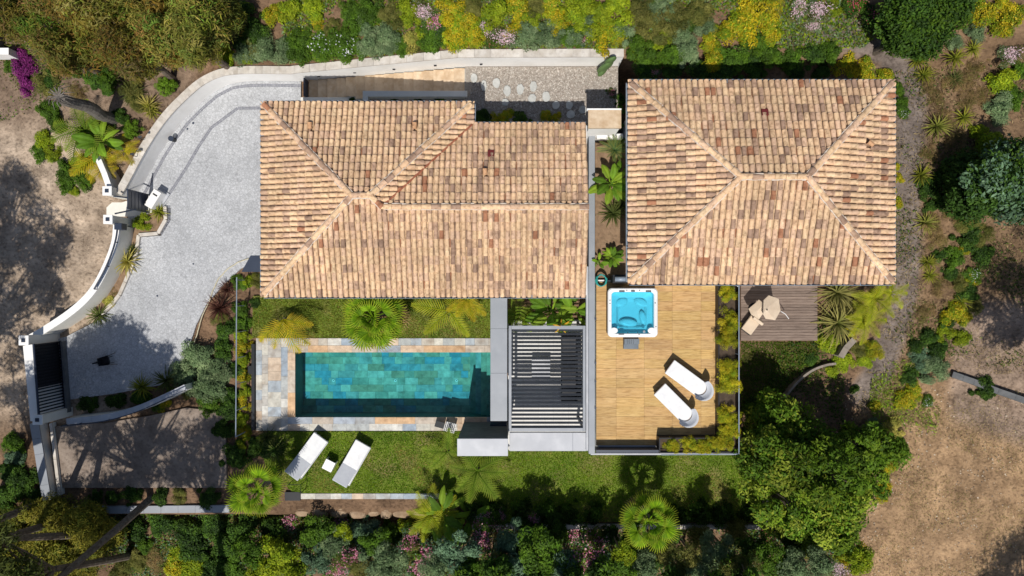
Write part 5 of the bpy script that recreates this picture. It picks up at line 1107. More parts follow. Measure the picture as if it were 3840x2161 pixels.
def shrub(k, zone, dx, dy, r, hs=1.0, z=None, lift=0.):
    """dx,dy,r in the 2576-wide view of the photo"""
    if zone == 'on the bank above the white wall': dy = min(dy, float(np.interp(dx, [590, 760, 1160, 1560, 1600, 2000], [172, 160, 124, 120, 150, 170]))-r*.95)   # keep clear of the coping
    K = KIND[k]; px, py = dx*D, dy*D; gz = ground_at(px, py, z); rr = r*D*SS*(H-gz-.4); h = rr*hs
    p = P(px, py, gz+lift+h*.45); v = random.choice(K['var']); o = thing(K['name'], 'x', K['cat'], (p.x, p.y, gz-.03), random.uniform(0, 6.28)); s = rr*1.02
    for nm, me in (('foliage', v[0]), ('flowers', v[1]), ('stem', v[2])):
        if me is None: continue
        c = bpy.data.objects.new(nm, me); COL.objects.link(c); c.parent = o; c.scale = (s, s*random.uniform(.9, 1.1), s*hs); c.location = (0, 0, lift)
        if nm == 'flowers': c['kind'] = 'stuff'
    if lift:
        m = MB()
        for j in range(4): a = j*1.6; m.tube([(.05*math.cos(a), .05*math.sin(a), -.1), (.12*math.cos(a), .12*math.sin(a), lift*.6), (.3*rr*math.cos(a), .3*rr*math.sin(a), lift+.2*h)], [.035, .03, .02], 5)
        m.build('trunk', BARK, o, True)
    note(o, zone, K['noun'], K['cat'], px, py); return o
def rosette(k, zone, px, py, r, z=None, parts=False, stem=.0):
    noun, cat, var = ROS[k]; gz = ground_at(px, py, z); rr = r*SS*(H-gz-.3); p = P(px, py, gz+rr*.35+stem)
    o = thing(cat if cat in ('agave', 'yucca', 'cordyline') else 'spiky_plant', 'x', cat, (p.x, p.y, gz-.02), random.uniform(0, 6.28)); c = bpy.data.objects.new('foliage', random.choice(var)); COL.objects.link(c); c.parent = o; c.scale = (rr*1.08,)*3; c.location = (0, 0, stem)
    m = MB(); m.tube([(0, 0, -.15), (0, 0, stem+.15*rr)], [.07*rr+.02, .05*rr+.02], 8); q = m.build('stem', BARK, o, True)
    note(o, zone, noun, cat, px, py); return o
def place_leaf(name, me, parent, az, tilt, s, zoff, roll=0):
    c = bpy.data.objects.new(name, me); COL.objects.link(c); c.parent = parent; c.location = (0, 0, zoff); c.scale = (s, s, s)
    c.rotation_euler = Euler((roll, -tilt, az), 'XYZ'); return c
def fan_palm(label, px, py, r, gz, ht, n=20, lean=(0, 0)):
    rr = r*SS*(H-gz-ht); top = P(px, py, gz+ht); o = thing('fan_palm', label, 'palm', (top.x-lean[0], top.y-lean[1], gz))
    m = MB(); m.tube([(0, 0, -.3), (lean[0]*.6, lean[1]*.6, ht*.6), (lean[0], lean[1], ht)], [.17, .14, .13], 10); m.build('trunk', PALMBARK, o, True)
    for i in range(n):
        t = i/n; az = 2.399*i; tilt = R(-28+105*t**1.2); c = place_leaf('frond', random.choice(FANS) if i > 2 else FAND[0], o, az, tilt, rr*random.uniform(.9, 1.12)*(1 if t < .75 else .8), ht+.05*t, random.uniform(-.25, .25)); c.location = (lean[0], lean[1], ht+.06*t)
    return o
def frond_palm(k, label, px, py, r, gz, ht, n=9, az0=0, spread=6.283, up=(.1, .9)):
    rr = r*SS*(H-gz-ht); p = P(px, py, gz+ht*.5); o = thing('frond_palm', label, 'palm', (p.x, p.y, gz))
    m = MB(); m.tube([(0, 0, -.1), (0, 0, ht)], [.07, .05], 7); m.build('trunk', PALMBARK, o, True)
    for i in range(n):
        t = (i+.5)/n; az = az0+spread*((i*.618) % 1.0); place_leaf('frond', random.choice(PINN[k]), o, az, random.uniform(*up)-.55, rr*random.uniform(.85, 1.15), ht)
    return o
def banana(label, px, py, r, gz, n=10, ht=.5, az0=0, spread=6.283, name='banana_plant', cat='banana plant', pads=None):
    rr = r*SS*(H-gz-ht); p = P(px, py, gz+ht); o = thing(name, label, cat, (p.x, p.y, gz))
    m = MB(); m.tube([(0, 0, -.1), (0, 0, ht)], [.09, .06], 8); m.build('stem', M('green_stem', (.12, .15, .04), (.2, .2, .07), 5, rough=.7) if 'green_stem' not in bpy.data.materials else bpy.data.materials['green_stem'], o, True)
    for i in range(n): place_leaf('leaf', random.choice(pads or PAD), o, az0+spread*((i*.618) % 1), random.uniform(-.35, .45), rr*random.uniform(.75, 1.1), ht*random.uniform(.7, 1), random.uniform(-.3, .3))
    return o
def crown_mesh(cols, n, clumps, R0, hz, ll, lw, cr, zc=0., flatten=1., feather=False):
    k = clumps; d = unit(k); rad = rng.uniform(.35, 1., k)**.7; C = d*rad[:, None]*np.array([R0, R0, hz]); C[:, 2] += zc
    CR = cr*rng.uniform(.6, 1.3, k); i = rng.integers(0, k, n); dd = unit(n); pos = C[i]+dd*(CR[i]*rng.uniform(.3, 1.05, n)**.6)[:, None]*np.array([1, 1, .65*flatten])
    nr = dd*.6+unit(n)*.6+np.array([0, 0, .6]); nr /= np.linalg.norm(nr, axis=1, keepdims=True); ci = rng.integers(0, len(cols), k)
    mix = np.where(rng.random(n) < .65, ci[i], rng.integers(0, len(cols), n)); t = pal(cols, n, mix)*(rng.uniform(.8, 1.2, k)[i])[:, None]
    return leaf_mesh('crown', pos, nr, ll, lw, t), C
def tree(label, px, py, r, gz, ztop, cols, n=9000, clumps=70, ll=.16, lw=.07, hz=None, cr=.45, name='tree', lean=(0, 0), trunk_r=.14, note_zone=None, noun=None, base=None, mesh=None, cat='tree'):
    """crown centre seen at (px,py); ztop absolute"""
    zc = ztop-(hz or 1.)*.8; c = P(px, py, zc) if base is None else Vector((base[0], base[1], zc)); rr = r*SS*(H-zc) if r > 8 else r
    o = thing(name, label, cat, (c.x-lean[0], c.y-lean[1], gz)); me, C = crown_mesh(cols, n, clumps, rr*.78, hz or rr*.7, ll, lw, cr)
    k = bpy.data.objects.new('crown', me); COL.objects.link(k); k.parent = o; k.location = (lean[0], lean[1], zc-gz)
    m = MB(); h = zc-gz; fork = Vector((lean[0]*.6, lean[1]*.6, h*.6)); m.tube([(0, 0, -.4), fork*.5+Vector((random.uniform(-.1, .1), random.uniform(-.1, .1), 0)), fork], [trunk_r, trunk_r*.85, trunk_r*.7], 9)
    for j in range(min(len(C), 26)):
        e = Vector(C[j])+Vector((lean[0], lean[1], h)); mid = fork.lerp(e, .5)+Vector((random.uniform(-.2, .2), random.uniform(-.2, .2), .15)); m.tube([fork*random.uniform(.8, 1), mid, e], [trunk_r*.42, trunk_r*.28, trunk_r*.1], 5)
    m.build('trunk', BARK, o, True)
    if note_zone: note(o, note_zone, noun, cat, px, py)
    return o
# ================================================================== PLANTS: placement (coordinates of the 2576-wide view)
ZB = 'on the bank above the white wall'
for q in [('silver', 612, 128, 36), ('silver', 655, 140, 42), ('silver', 705, 150, 38), ('green', 752, 132, 40), ('green', 760, 95, 30), ('white', 812, 128, 42), ('white', 866, 112, 44), ('green', 905, 145, 26), ('silver', 930, 118, 40), ('silver', 972, 100, 44), ('silver', 985, 140, 30),
          ('straw', 1040, 118, 34), ('green', 1085, 108, 38), ('lime', 1075, 70, 36), ('yellow', 1148, 112, 40), ('yellow', 1190, 95, 34), ('red', 1238, 128, 22), ('palepink', 1270, 100, 34), ('silver', 1335, 118, 40), ('silver', 1385, 95, 42), ('silver', 1440, 125, 34), ('pink', 1468, 110, 26), ('yellow', 1525, 110, 40), ('yellow', 1560, 135, 26),
          ('dark', 610, 35, 46), ('dark', 640, 75, 36), ('yellow', 690, 38, 32), ('lime', 735, 22, 34), ('yellow', 795, 50, 24), ('lime', 790, 18, 34), ('olive', 835, 70, 28), ('green', 890, 50, 38), ('green', 935, 22, 40), ('silver', 925, 75, 34), ('olive', 985, 45, 40), ('lime', 1025, 25, 36), ('palepink', 1065, 28, 30), ('pink', 1100, 55, 32), ('yellow', 1130, 20, 38), ('yellow', 1175, 50, 36), ('olive', 1195, 15, 32), ('palepink', 1220, 70, 26),
          ('lime', 1250, 30, 42), ('yellow', 1300, 20, 40), ('yellow', 1310, 70, 34), ('lime', 1350, 42, 36), ('yellow', 1395, 20, 38), ('yellow', 1400, 60, 30), ('lime', 1450, 22, 44), ('lime', 1500, 45, 48), ('lime', 1555, 25, 46), ('lime', 1470, 75, 36), ('lime', 1540, 75, 34), ('olive', 1622, 30, 46), ('olive', 1650, 75, 46), ('olive', 1700, 45, 44), ('silver', 1720, 90, 32), ('olive', 1760, 30, 44), ('yellow', 1795, 95, 32), ('yellow', 1850, 60, 46), ('yellow', 1905, 40, 50), ('yellow', 1880, 95, 30), ('yellow', 1945, 70, 38), ('yellow', 1940, 15, 36), ('dark', 1745, 60, 26)]: shrub(q[0], ZB, *q[1:])
ZH = 'in the hedge behind the right house'
for q in [('green', 1600, 118, 36), ('green', 1635, 148, 34), ('lime', 1655, 120, 24), ('green', 1688, 140, 34), ('silver', 1735, 138, 36), ('yellow', 1800, 150, 32), ('green', 1850, 140, 36), ('dark', 1900, 150, 34), ('green', 1950, 142, 34), ('dark', 1620, 185, 32), ('pink', 1640, 175, 22), ('dark', 1690, 178, 30), ('dark', 1760, 180, 32), ('dark', 1830, 178, 32), ('dark', 1900, 182, 30), ('green', 2000, 150, 36), ('dark', 2050, 140, 30), ('green', 2085, 130, 32), ('dark', 2000, 182, 26), ('dark', 2070, 180, 28), ('yellow', 2130, 165, 34), ('yellow', 2185, 175, 32), ('yellow', 2220, 195, 28)]: shrub(q[0], ZH, q[1], q[2], q[3], 1.1)
ZR = 'beside the path right of the right house'
for q in [('green', 2262, 225, 22), ('green', 2268, 258, 24), ('white', 2275, 285, 20), ('yellow', 2255, 420, 12), ('yellow', 2262, 450, 14), ('yellow', 2260, 510, 18), ('yellow', 2250, 480, 10)]: shrub(q[0], ZR, *q[1:])
ZTR = 'in the upper right garden corner'
for q in [('palepink', 2010, 18, 32), ('palepink', 2062, 28, 34), ('palepink', 2045, 62, 24), ('red', 2150, 18, 34), ('red', 2200, 45, 38), ('red', 2235, 80, 30), ('yellow', 2470, 25, 42), ('yellow', 2545, 55, 44), ('yellow', 2520, 15, 34), ('silver', 2455, 82, 30), ('silver', 2400, 105, 26), ('palepink', 2545, 140, 32), ('green', 2560, 175, 28), ('lime', 2100, 20, 26)]: shrub(q[0], ZTR, *q[1:])
for i, (x, y, r) in enumerate([(2280, 40, 70), (2340, 35, 72), (2325, 90, 60), (2270, 85, 44), (2390, 25, 55)]):
    tree('', x*D, y*D, r*D, ground_at(x*D, y*D), ground_at(x*D, y*D)+2.2, DARKG+[(.05, .105, .012), (.065, .12, .012)], n=7000, clumps=46, ll=.13, lw=.06, hz=.8, cr=.4, name='broadleaf_tree', note_zone=ZTR, noun='rounded dark green tree')
ZD = 'in the dry garden at the right'
for q in [('lime', 2520, 205, 42), ('silver', 2510, 278, 42), ('green', 2545, 245, 34), ('lime', 2490, 358, 40), ('lime', 2460, 330, 24), ('dry', 2400, 205, 30), ('dry', 2380, 300, 34), ('dry', 2440, 250, 36), ('dry', 2345, 385, 30), ('dry', 2420, 395, 30), ('dry', 2350, 560, 34), ('dry', 2400, 540, 26), ('dry', 2460, 165, 30), ('dry', 2360, 245, 26),
          ('yellow', 2430, 500, 30), ('olive', 2440, 555, 34), ('green', 2500, 510, 40), ('olive', 2560, 420, 40), ('yellow', 2425, 625, 22), ('green', 2400, 645, 30), ('white', 2450, 690, 26), ('yellow', 2440, 705, 24), ('olive', 2415, 715, 26), ('yellow', 2395, 785, 34), ('yellow', 2425, 800, 26), ('lime', 2380, 835, 26), ('lime', 2420, 850, 26), ('dark', 2365, 880, 30), ('silver', 2350, 930, 44), ('blue', 2320, 905, 30), ('dark', 2295, 945, 26), ('dark', 2480, 980, 30), ('dry', 2370, 720, 34), ('dry', 2330, 780, 30), ('dark', 2340, 470, 30), ('dark', 2380, 450, 34), ('dark', 2380, 500, 30), ('dark', 2345, 520, 22), ('dark', 2440, 600, 34), ('dark', 2480, 640, 34), ('olive', 2470, 590, 30), ('dark', 2390, 690, 24), ('dark', 2440, 740, 30), ('dark', 2370, 640, 22), ('olive', 2450, 770, 26), ('dark', 2380, 810, 24), ('dark', 2340, 850, 28), ('dark', 2310, 870, 24), ('dry', 2440, 200, 30), ('dry', 2480, 240, 30), ('dry', 2340, 220, 26), ('dry', 2410, 350, 34), ('dry', 2450, 390, 30), ('dry', 2360, 600, 30)]: shrub(q[0], ZD, *q[1:])
for (x, y, r, k) in [(2310, 150, 34, 'tuft'), (2325, 188, 32, 'tuft'), (2405, 145, 34, 'tuft'), (2450, 122, 28, 'tuft'), (2402, 200, 30, 'darkspike'), (2360, 317, 40, 'agave'), (2425, 295, 32, 'tuft'), (2318, 440, 34, 'tuft'), (2330, 560, 36, 'agave'), (2336, 660, 30, 'tuft'), (2340, 693, 26, 'tuft'), (2420, 760, 30, 'tuft')]: rosette(k, ZD, x*D, y*D, r*D)
ZY = 'by the grey garden deck'
rosette('yucca', ZY, 3143, 1098, 100, 1.0); rosette('yucca', ZY, 3146, 1212, 102, .9); rosette('yucca', ZY, 3190, 1150, 60, .9)
for q in [('lime', 2085, 862, 34), ('yellow', 2170, 790, 30), ('yellow', 2150, 820, 26), ('lime', 2120, 905, 30), ('lime', 2175, 905, 24), ('olive', 2160, 880, 26), ('golden', 2195, 880, 30), ('yellow', 2195, 745, 24), ('lime', 2095, 935, 20), ('dark', 2045, 905, 22), ('dark', 1890, 1020, 22), ('olive', 1880, 900, 14), ('olive', 1885, 975, 14)]: shrub(q[0], ZY, q[1], q[2], q[3], .8)
frond_palm('lime', 'lime green feathery palm right of the yuccas by the house corner', 3258, 1122, 105, 1.2, .6, 7); frond_palm('lime', 'yellow green feathery fern palm between the yuccas and the path', 3225, 1200, 100, 1.0, .5, 8)
frond_palm('lime', 'small lime frond palm under the right end of the house eave', 3330, 1100, 70, 1.4, .4, 7)
# ---- strip between the houses
cy_ = frond_palm('cycad', 'blue green cycad at the top of the strip between the houses', 2300, 572, 62, 2.4, .6, 22, up=(.3, 1.2))
banana('broad leaved banana plant in the middle of the strip between the houses', 2290, 690, 100, 2.4, 12, .7)
banana('smaller banana plant below the cycad between the houses', 2325, 655, 70, 2.4, 7, .6)
rosette('darkspike', 'in the strip between the houses', 2300, 800, 62, 2.4); rosette('darkspike', 'in the strip between the houses', 2330, 770, 50, 2.4)
banana('low glossy rosette plant with broad leaves beside the coiled hose', 2296, 965, 52, 2.4, 16, .3, name='broadleaf_plant', cat='plant'); banana('small broad leaved plant just above the coiled hose', 2245, 985, 52, 2.4, 5, .35, name='broadleaf_plant', cat='plant', pads=PAD[:3])
shrub('dark', 'in the strip between the houses', 1555, 355, 16, 1, 2.4); shrub('yellow', 'in the strip between the houses', 1560, 475, 14, 1, 2.4)
# ---- terrace beds under the eave of the left house, cactus
for q in [('dark', 1215, 300, 26), ('yellow', 1245, 297, 16), ('yellow', 1275, 292, 20), ('dark', 1310, 300, 22), ('yellow', 1375, 292, 18), ('yellow', 1400, 298, 16)]: shrub(q[0], 'in the shaded bed under the left house eave', q[1], q[2], q[3], .9, G_UP)
for q in [('dark', 885, 255, 12), ('dark', 930, 243, 10), ('dark', 1050, 246, 14), ('dark', 1105, 246, 16), ('dark', 990, 247, 12), ('dark', 1145, 249, 10)]: shrub(q[0], 'in the narrow bed beside the stairs', q[1], q[2], q[3], 1, 1.3)
ca = thing('cactus', 'tall flat green cactus standing on the gravel beside the white wall end', 'cactus', (*P(2262, 268, G_UP).xy, G_UP)); CACT = M('cactus_skin', (.09, .16, .05), (.13, .21, .07), 6, rough=.6, bump=.4, bscale=30)
for (x, y, z_, sx, sy, sz, rz) in ((0, 0, .55, .30, .13, .58, .5), (.12, .05, 1.15, .2, .1, .38, .3), (-.05, -.05, .25, .26, .13, .3, .9)):
    bm = bmesh.new(); bmesh.ops.create_icosphere(bm, subdivisions=3, radius=1); me = bpy.data.meshes.new('pad'); bm.to_mesh(me); bm.free(); me.materials.append(CACT); me.polygons.foreach_set('use_smooth', [True]*len(me.polygons)); o = bpy.data.objects.new('pad', me); COL.objects.link(o); o.parent = ca; o.location = (x, y, z_); o.scale = (sx, sy, sz); o.rotation_euler = (.1, .15, rz)
shrub('pink', 'at the right end of the gravel terrace', 1540, 232, 14, 1, G_UP); shrub('green', 'at the right end of the gravel terrace', 1558, 275, 14, 1.4, G_UP); shrub('green', 'at the right end of the gravel terrace', 1556, 312, 12, 1.6, G_UP); shrub('dark', 'at the right end of the gravel terrace', 1562, 250, 14, 1.4, G_UP)
# ---- upper left: feathery trees on the bank and the bed by the curved wall
ZL = 'in the wood at the upper left'
for (x, y, r, c) in [(40, 40, 80, 'o'), (130, 60, 90, 'o'), (215, 30, 85, 'o'), (230, 105, 80, 'o'), (310, 55, 95, 'o'), (330, 135, 75, 'o'), (395, 30, 85, 'o'), (410, 100, 85, 'o'), (490, 50, 90, 'o'), (485, 100, 75, 'o'), (560, 35, 70, 'o'), (150, 130, 55, 'o'), (60, 5, 60, 'g'), (350, -20, 80, 'o'), (160, -20, 80, 'o')]:
    g_ = ground_at(x*D, y*D); CO = random.choice([1, 1, .75, 1.2, .6]); tree('', x*D, y*D, r*D*random.uniform(.8, 1.05), g_, g_+random.uniform(2.2, 3.8), [tuple(q*CO*random.uniform(.8, 1.2) for q in t) for t in [(.155, .13, .028), (.19, .155, .035), (.115, .12, .022), (.14, .145, .025), (.22, .165, .055), (.12, .17, .03)]] if c == 'o' else GREEN+OLIVE, n=5600, clumps=34, ll=.22, lw=.036, hz=1.2, cr=random.uniform(.36, .52), name='feathery_tree', note_zone=ZL, noun='olive brown feathery tree')
shrub('yellow', ZL, 555, 115, 26); shrub('lime', ZL, 565, 145, 28); shrub('yellow', ZL, 340, 155, 26); shrub('yellow', ZL, 95, 95, 26); shrub('lime', ZL, 10, 50, 26); shrub('yellow', ZL, 145, 150, 26)
ZW = 'in the bed outside the curved drive wall'
for q in [('purple', 55, 150, 34), ('purple', 62, 185, 36), ('purple', 68, 218, 28), ('olive', 120, 205, 36), ('dark', 125, 200, 28), ('yellow', 172, 165, 24), ('dark', 235, 185, 38), ('green', 262, 205, 30), ('dark', 265, 225, 20), ('olive', 330, 225, 34), ('dry', 335, 185, 30), ('olive', 345, 265, 26), ('dry', 285, 170, 26), ('dark', 300, 290, 26),
          ('green', 120, 280, 28), ('green', 145, 310, 28), ('lime', 110, 350, 28), ('green', 95, 385, 26), ('lime', 130, 385, 26), ('green', 215, 350, 34), ('dark', 255, 325, 28), ('green', 175, 430, 36), ('lime', 205, 410, 30), ('green', 160, 465, 26), ('green', 215, 455, 26), ('lime', 185, 480, 16), ('green', 30, 165, 22), ('dry', 190, 235, 34), ('dry', 140, 175, 26)]: shrub(q[0], ZW, *q[1:])
for (x, y, r) in [(418, 216, 28), (332, 327, 28)]: shrub('ball', ZW, x, y, r, 1.0)
for (x, y, r, k) in [(333, 235, 42, 'darkspike'), (372, 265, 34, 'yellow'), (380, 280, 28, 'tuft')]: rosette(k, ZW, x*D, y*D, r*D)
shrub('blue', ZW, 362, 268, 12)
frond_palm('yellow', 'yellow frond palm in the bed beside the footpath gate', 392, 600, 110, .3, .5, 8); frond_palm('yellow', 'yellowing frond palm at the tip of the bed above the white pillar', 395, 640, 80, .2, .3, 6); frond_palm('green', 'green frond palm among shrubs left of the round ball shrub', 350, 500, 120, .4, .9, 10)
banana('big leaved banana plant beside the round ball shrub above the gate', 385, 535, 110, .4, 10, .9); frond_palm('yellow', 'small yellow frond palm leaning over the curved coping', 480, 575, 70, .5, .5, 6)
# dead palm trunk
dt = thing('palm_stump', 'thick grey leafless palm trunk leaning among the shrubs at left', 'tree', (*P(440, 452, .5).xy, .4)); tp = P(222, 362, 4.3)-dt.location
m = MB(); pts = [Vector((0, 0, -.3)).lerp(tp, i/8)+Vector((.05*math.sin(i*1.7), .05*math.cos(i*1.3), 0)) for i in range(9)]; m.tube(pts, [.27, .25, .24, .22, .235, .22, .2, .19, .16], 12); m.build('trunk', PALMBARK, dt, True)
for i in range(14):
    a = i*2.4; m = MB(); m.tube([tp, tp+Vector((math.cos(a)*.28, math.sin(a)*.28, .15)), tp+Vector((math.cos(a)*.5, math.sin(a)*.5, -.1))], [.03, .02, .006], 5); m.build('dry_frond_stub', PALMBARK, dt, True)
# ---- drive bed
ZDB = 'in the narrow bed beside the drive'
rosette('tuft', ZDB, 592, 795, 44, .0); shrub('lime', ZDB, 355, 558, 24, 1, 0); rosette('yellow', ZDB, 474, 980, 66, 0); rosette('darkspike', ZDB, 495, 940, 36, 0); rosette('darkspike', ZDB, 366, 1183, 52, 0); shrub('straw', ZDB, 272, 758, 20, .7, 0); shrub('dry', ZDB, 285, 735, 16, .7, 0)
b = MB(); b.prism([P(*p).xy for p in [(618, 780), (620, 822), (592, 870), (520, 877), (510, 945), (488, 1010), (446, 1104), (420, 1134), (378, 1172), (345, 1160), (400, 1118), (440, 1050), (470, 980), (488, 900), (500, 850), (540, 810)]], -.1, .03); tag(b.build('drive_bed', bpy.data.materials['bed_soil']), kind='structure')
# ---- between drive and pool
ZP = 'between the drive and the pool'
rosette('red', ZP, 822, 1155, 66, 0); rosette('red', ZP, 850, 1085, 44, 0)
for q in [('green', 600, 715, 22), ('lime', 625, 708, 20), ('olive', 650, 705, 20), ('green', 600, 780, 26), ('green', 612, 810, 24), ('lime', 605, 845, 22), ('yellow', 605, 870, 22), ('lime', 612, 905, 20), ('yellow', 612, 945, 22), ('lime', 615, 985, 18), ('yellow', 612, 1020, 20), ('lime', 605, 1055, 22), ('yellow', 612, 1090, 24), ('lime', 605, 1120, 20), ('dark', 565, 830, 30), ('olive', 555, 800, 22), ('dark', 560, 880, 32),
          ('silver', 500, 905, 46), ('silver', 455, 935, 34), ('silver', 545, 920, 40), ('silver', 500, 965, 46), ('silver', 550, 980, 40), ('green', 530, 1010, 34), ('dark', 570, 1030, 34), ('dark', 560, 1080, 34), ('yellow', 408, 1020, 20), ('green', 395, 1025, 18), ('dark', 350, 1000, 26), ('dark', 290, 1010, 26), ('dark', 220, 1020, 24), ('dark', 590, 930, 22), ('dark', 640, 760, 18), ('dark', 590, 1150, 34), ('dark', 580, 990, 26), ('dark', 680, 1130, 34), ('dark', 640, 1125, 26), ('olive', 470, 985, 20), ('lime', 430, 985, 14)]: shrub(q[0], ZP, *q[1:])
rosette('tuft', ZP, 530, 1452, 56, 0); rosette('darkspike', ZP, 620, 1430, 62, 0); rosette('darkspike', ZP, 1030, 1690, 60, 0); rosette('darkspike', ZP, 1000, 1640, 44, 0)
# ---- pool side palms
fan_palm('large green fan palm between the left house and the pool', 1402, 1190, 138, 0, 1.6, 22)
fan_palm('bright fan palm at the lower left corner of the lawn', 965, 1838, 112, -.3, 2.6, 20); fan_palm('bright fan palm in front of the low wall below the timber deck', 2432, 1952, 114, -1.0, 3.2, 20)
frond_palm('yellow', 'yellow frond palm at the left end of the grass strip by the pool', 1078, 1195, 130, 0, .8, 5, az0=-2.4, spread=2.6); frond_palm('lime', 'yellow green areca palm at the right end of the grass strip by the pool', 1690, 1165, 140, 0, .9, 6)
frond_palm('yellow', 'small yellow areca palm hugging the house eave near the canopy', 1755, 1120, 90, 0, 1.0, 4, az0=-2.6, spread=2.2)
banana('large banana plant between the left house and the pergola', 2070, 1165, 115, 0, 13, 1.6); banana('second banana plant with drooping leaves at the pergola corner', 2150, 1165, 105, 0, 10, 1.8); frond_palm('green', 'green frond palm hidden between canopy and banana plant', 1945, 1180, 80, 0, .8, 8)
banana('orange tipped banana bract plant poking over the pergola', 2105, 1225, 40, 1.2, 7, 1.5, pads=[paddle_mesh('leaf', W=.08, col=(.5, .28, .03))], name='heliconia', cat='plant')
shrub('green', 'below the house eave beside the pergola', 1290, 795, 24, 1, 0); shrub('lime', 'below the house eave beside the pergola', 1330, 800, 22, 1, 0)
# ---- deck bamboo
ZK = 'in the long planter beside the deck'
for (x, y, r) in [(q[0], q[1], q[2]*1.02) for q in [(1828, 738, 26), (1835, 810, 30), (1830, 850, 28), (1830, 925, 30), (1835, 965, 32), (1830, 1045, 28), (1840, 1080, 28), (1822, 1110, 30)]]: shrub('golden', ZK, x, y, r, 1.1, DECK_Z+.3)
for (x, y, r) in [(1690, 1120, 22), (1730, 1118, 24), (1770, 1125, 26), (1800, 1118, 22)]: shrub('golden', 'in the front deck planter', x, y, r, 1.1, DECK_Z+.3)
# ---- lawn island plants by the tower and at the front of the lawn
frond_palm('green', 'green frond plant on the lawn below the grey tower', 1790, 1760, 130, -.02, .5, 8, up=(.0, .7)); frond_palm('green', 'smaller frond plant on the lawn left of the grey tower', 1680, 1690, 95, -.02, .4, 5, up=(.0, .6))
banana('tall banana plant at the lower lawn edge with yellow fronds', 1660, 1930, 130, -.9, 12, 1.6); frond_palm('lime', 'lime frond palm beside the tall banana at the lawn edge', 1625, 1900, 110, -.9, 1.6, 9); banana('banana plant low in the border right of the tall banana', 1760, 1935, 110, -.9, 8, 1.0)
# ---- south border
ZS = 'in the border below the lawn'
for q in [('dark', 605, 1335, 40), ('green', 620, 1390, 42), ('lime', 690, 1405, 46), ('lime', 735, 1430, 40), ('lime', 650, 1440, 34), ('dark', 690, 1330, 40), ('pink', 735, 1310, 30), ('green', 795, 1345, 40), ('silver', 830, 1365, 36), ('pink', 850, 1320, 28), ('lime', 860, 1345, 26), ('blue', 920, 1335, 40), ('green', 945, 1360, 34), ('pink', 880, 1395, 34), ('pink', 855, 1430, 28), ('blue', 800, 1410, 34), ('silver', 950, 1410, 48), ('silver', 1000, 1430, 42), ('olive', 910, 1440, 34), ('green', 985, 1340, 32), ('pink', 1030, 1365, 32), ('pink', 1065, 1400, 38), ('pink', 1050, 1435, 34), ('lime', 1025, 1325, 26), ('dark', 1085, 1340, 34),
          ('silver', 1105, 1430, 36), ('blue', 1150, 1400, 40), ('green', 1150, 1345, 34), ('pink', 1225, 1320, 36), ('pink', 1215, 1365, 32), ('green', 1190, 1430, 34), ('pink', 1245, 1420, 32), ('blue', 1300, 1365, 46), ('green', 1350, 1400, 50), ('blue', 1300, 1425, 44), ('green', 1395, 1350, 36), ('blue', 1410, 1425, 40), ('pink', 1455, 1335, 34), ('pink', 1500, 1360, 36), ('pink', 1480, 1410, 40), ('pink', 1440, 1440, 30), ('dark', 1540, 1345, 28), ('green', 1600, 1365, 36), ('lime', 1570, 1395, 30), ('green', 1560, 1435, 38), ('dark', 1660, 1385, 36), ('silver', 1630, 1430, 36), ('olive', 1710, 1415, 40),
          ('olive', 1760, 1360, 40), ('silver', 1800, 1390, 44), ('olive', 1850, 1350, 38), ('silver', 1760, 1435, 38), ('olive', 1850, 1430, 40), ('dark', 1900, 1390, 36), ('red', 1930, 1345, 24), ('green', 1950, 1420, 38), ('silver', 2010, 1430, 38), ('dark', 2000, 1385, 32), ('silver', 2070, 1420, 34), ('yellow', 2130, 1390, 34), ('lime', 2160, 1410, 34), ('palepink', 2110, 1435, 22), ('pink', 1340, 1300, 22), ('pink', 1260, 1300, 18), ('dark', 1330, 1325, 30), ('dark', 1400, 1310, 26), ('dark', 1700, 1335, 30), ('dark', 1640, 1330, 22)]: shrub(q[0], ZS, q[1], q[2], q[3]*1.08, 1.3, None, (3.2 if q[2] >= 1395 else 2.3) if (q[2] >= 1362 and q[1] > 1080) else (1.2 if q[2] >= 1345 else .3))
# shading hedge on the lawn edge (dark tall shrubs whose shadow covers the turf)
random.seed(31)
for i in range(38):
    x = random.uniform(600, 1960); y = random.uniform(8, 150); k = random.choice(['green', 'lime', 'olive', 'silver', 'green', 'dark', 'lime', 'olive']); ok = not (x < 900 and 55 < y < 95)
    if ok: shrub(k, ZB, x, y-max(0, (x-1500)*.0), random.uniform(22, 34))
for (x, y, r) in [(1190, 1290, 22), (1250, 1285, 26), (1310, 1288, 24), (1370, 1285, 26), (1430, 1290, 24), (1490, 1292, 24), (1700, 1290, 24), (1760, 1292, 26), (1820, 1292, 24), (1870, 1290, 20)]: shrub('dark', 'along the shaded lower lawn edge', x, y, r*1.35, 2.9, -.6)
for i, (x, r, zt) in enumerate([(-1.7, .5, 3.2), (-.5, .6, 3.9), (.9, .55, 3.3), (2.1, .6, 4.1), (3.3, .5, 3.5), (6.1, .6, 4.0), (7.3, .65, 4.9), (8.5, .55, 3.9)]):
    tree('tall slim evergreen at the lower picture edge, %s from the left' % rank_words(i), 0, 0, r, -1.3, zt, DARKG+GREEN, n=1900, clumps=22, ll=.17, lw=.07, hz=1.3, cr=.3, name='evergreen_tree', base=(x, -10.75+.25*math.sin(i*2.1)), trunk_r=.07)
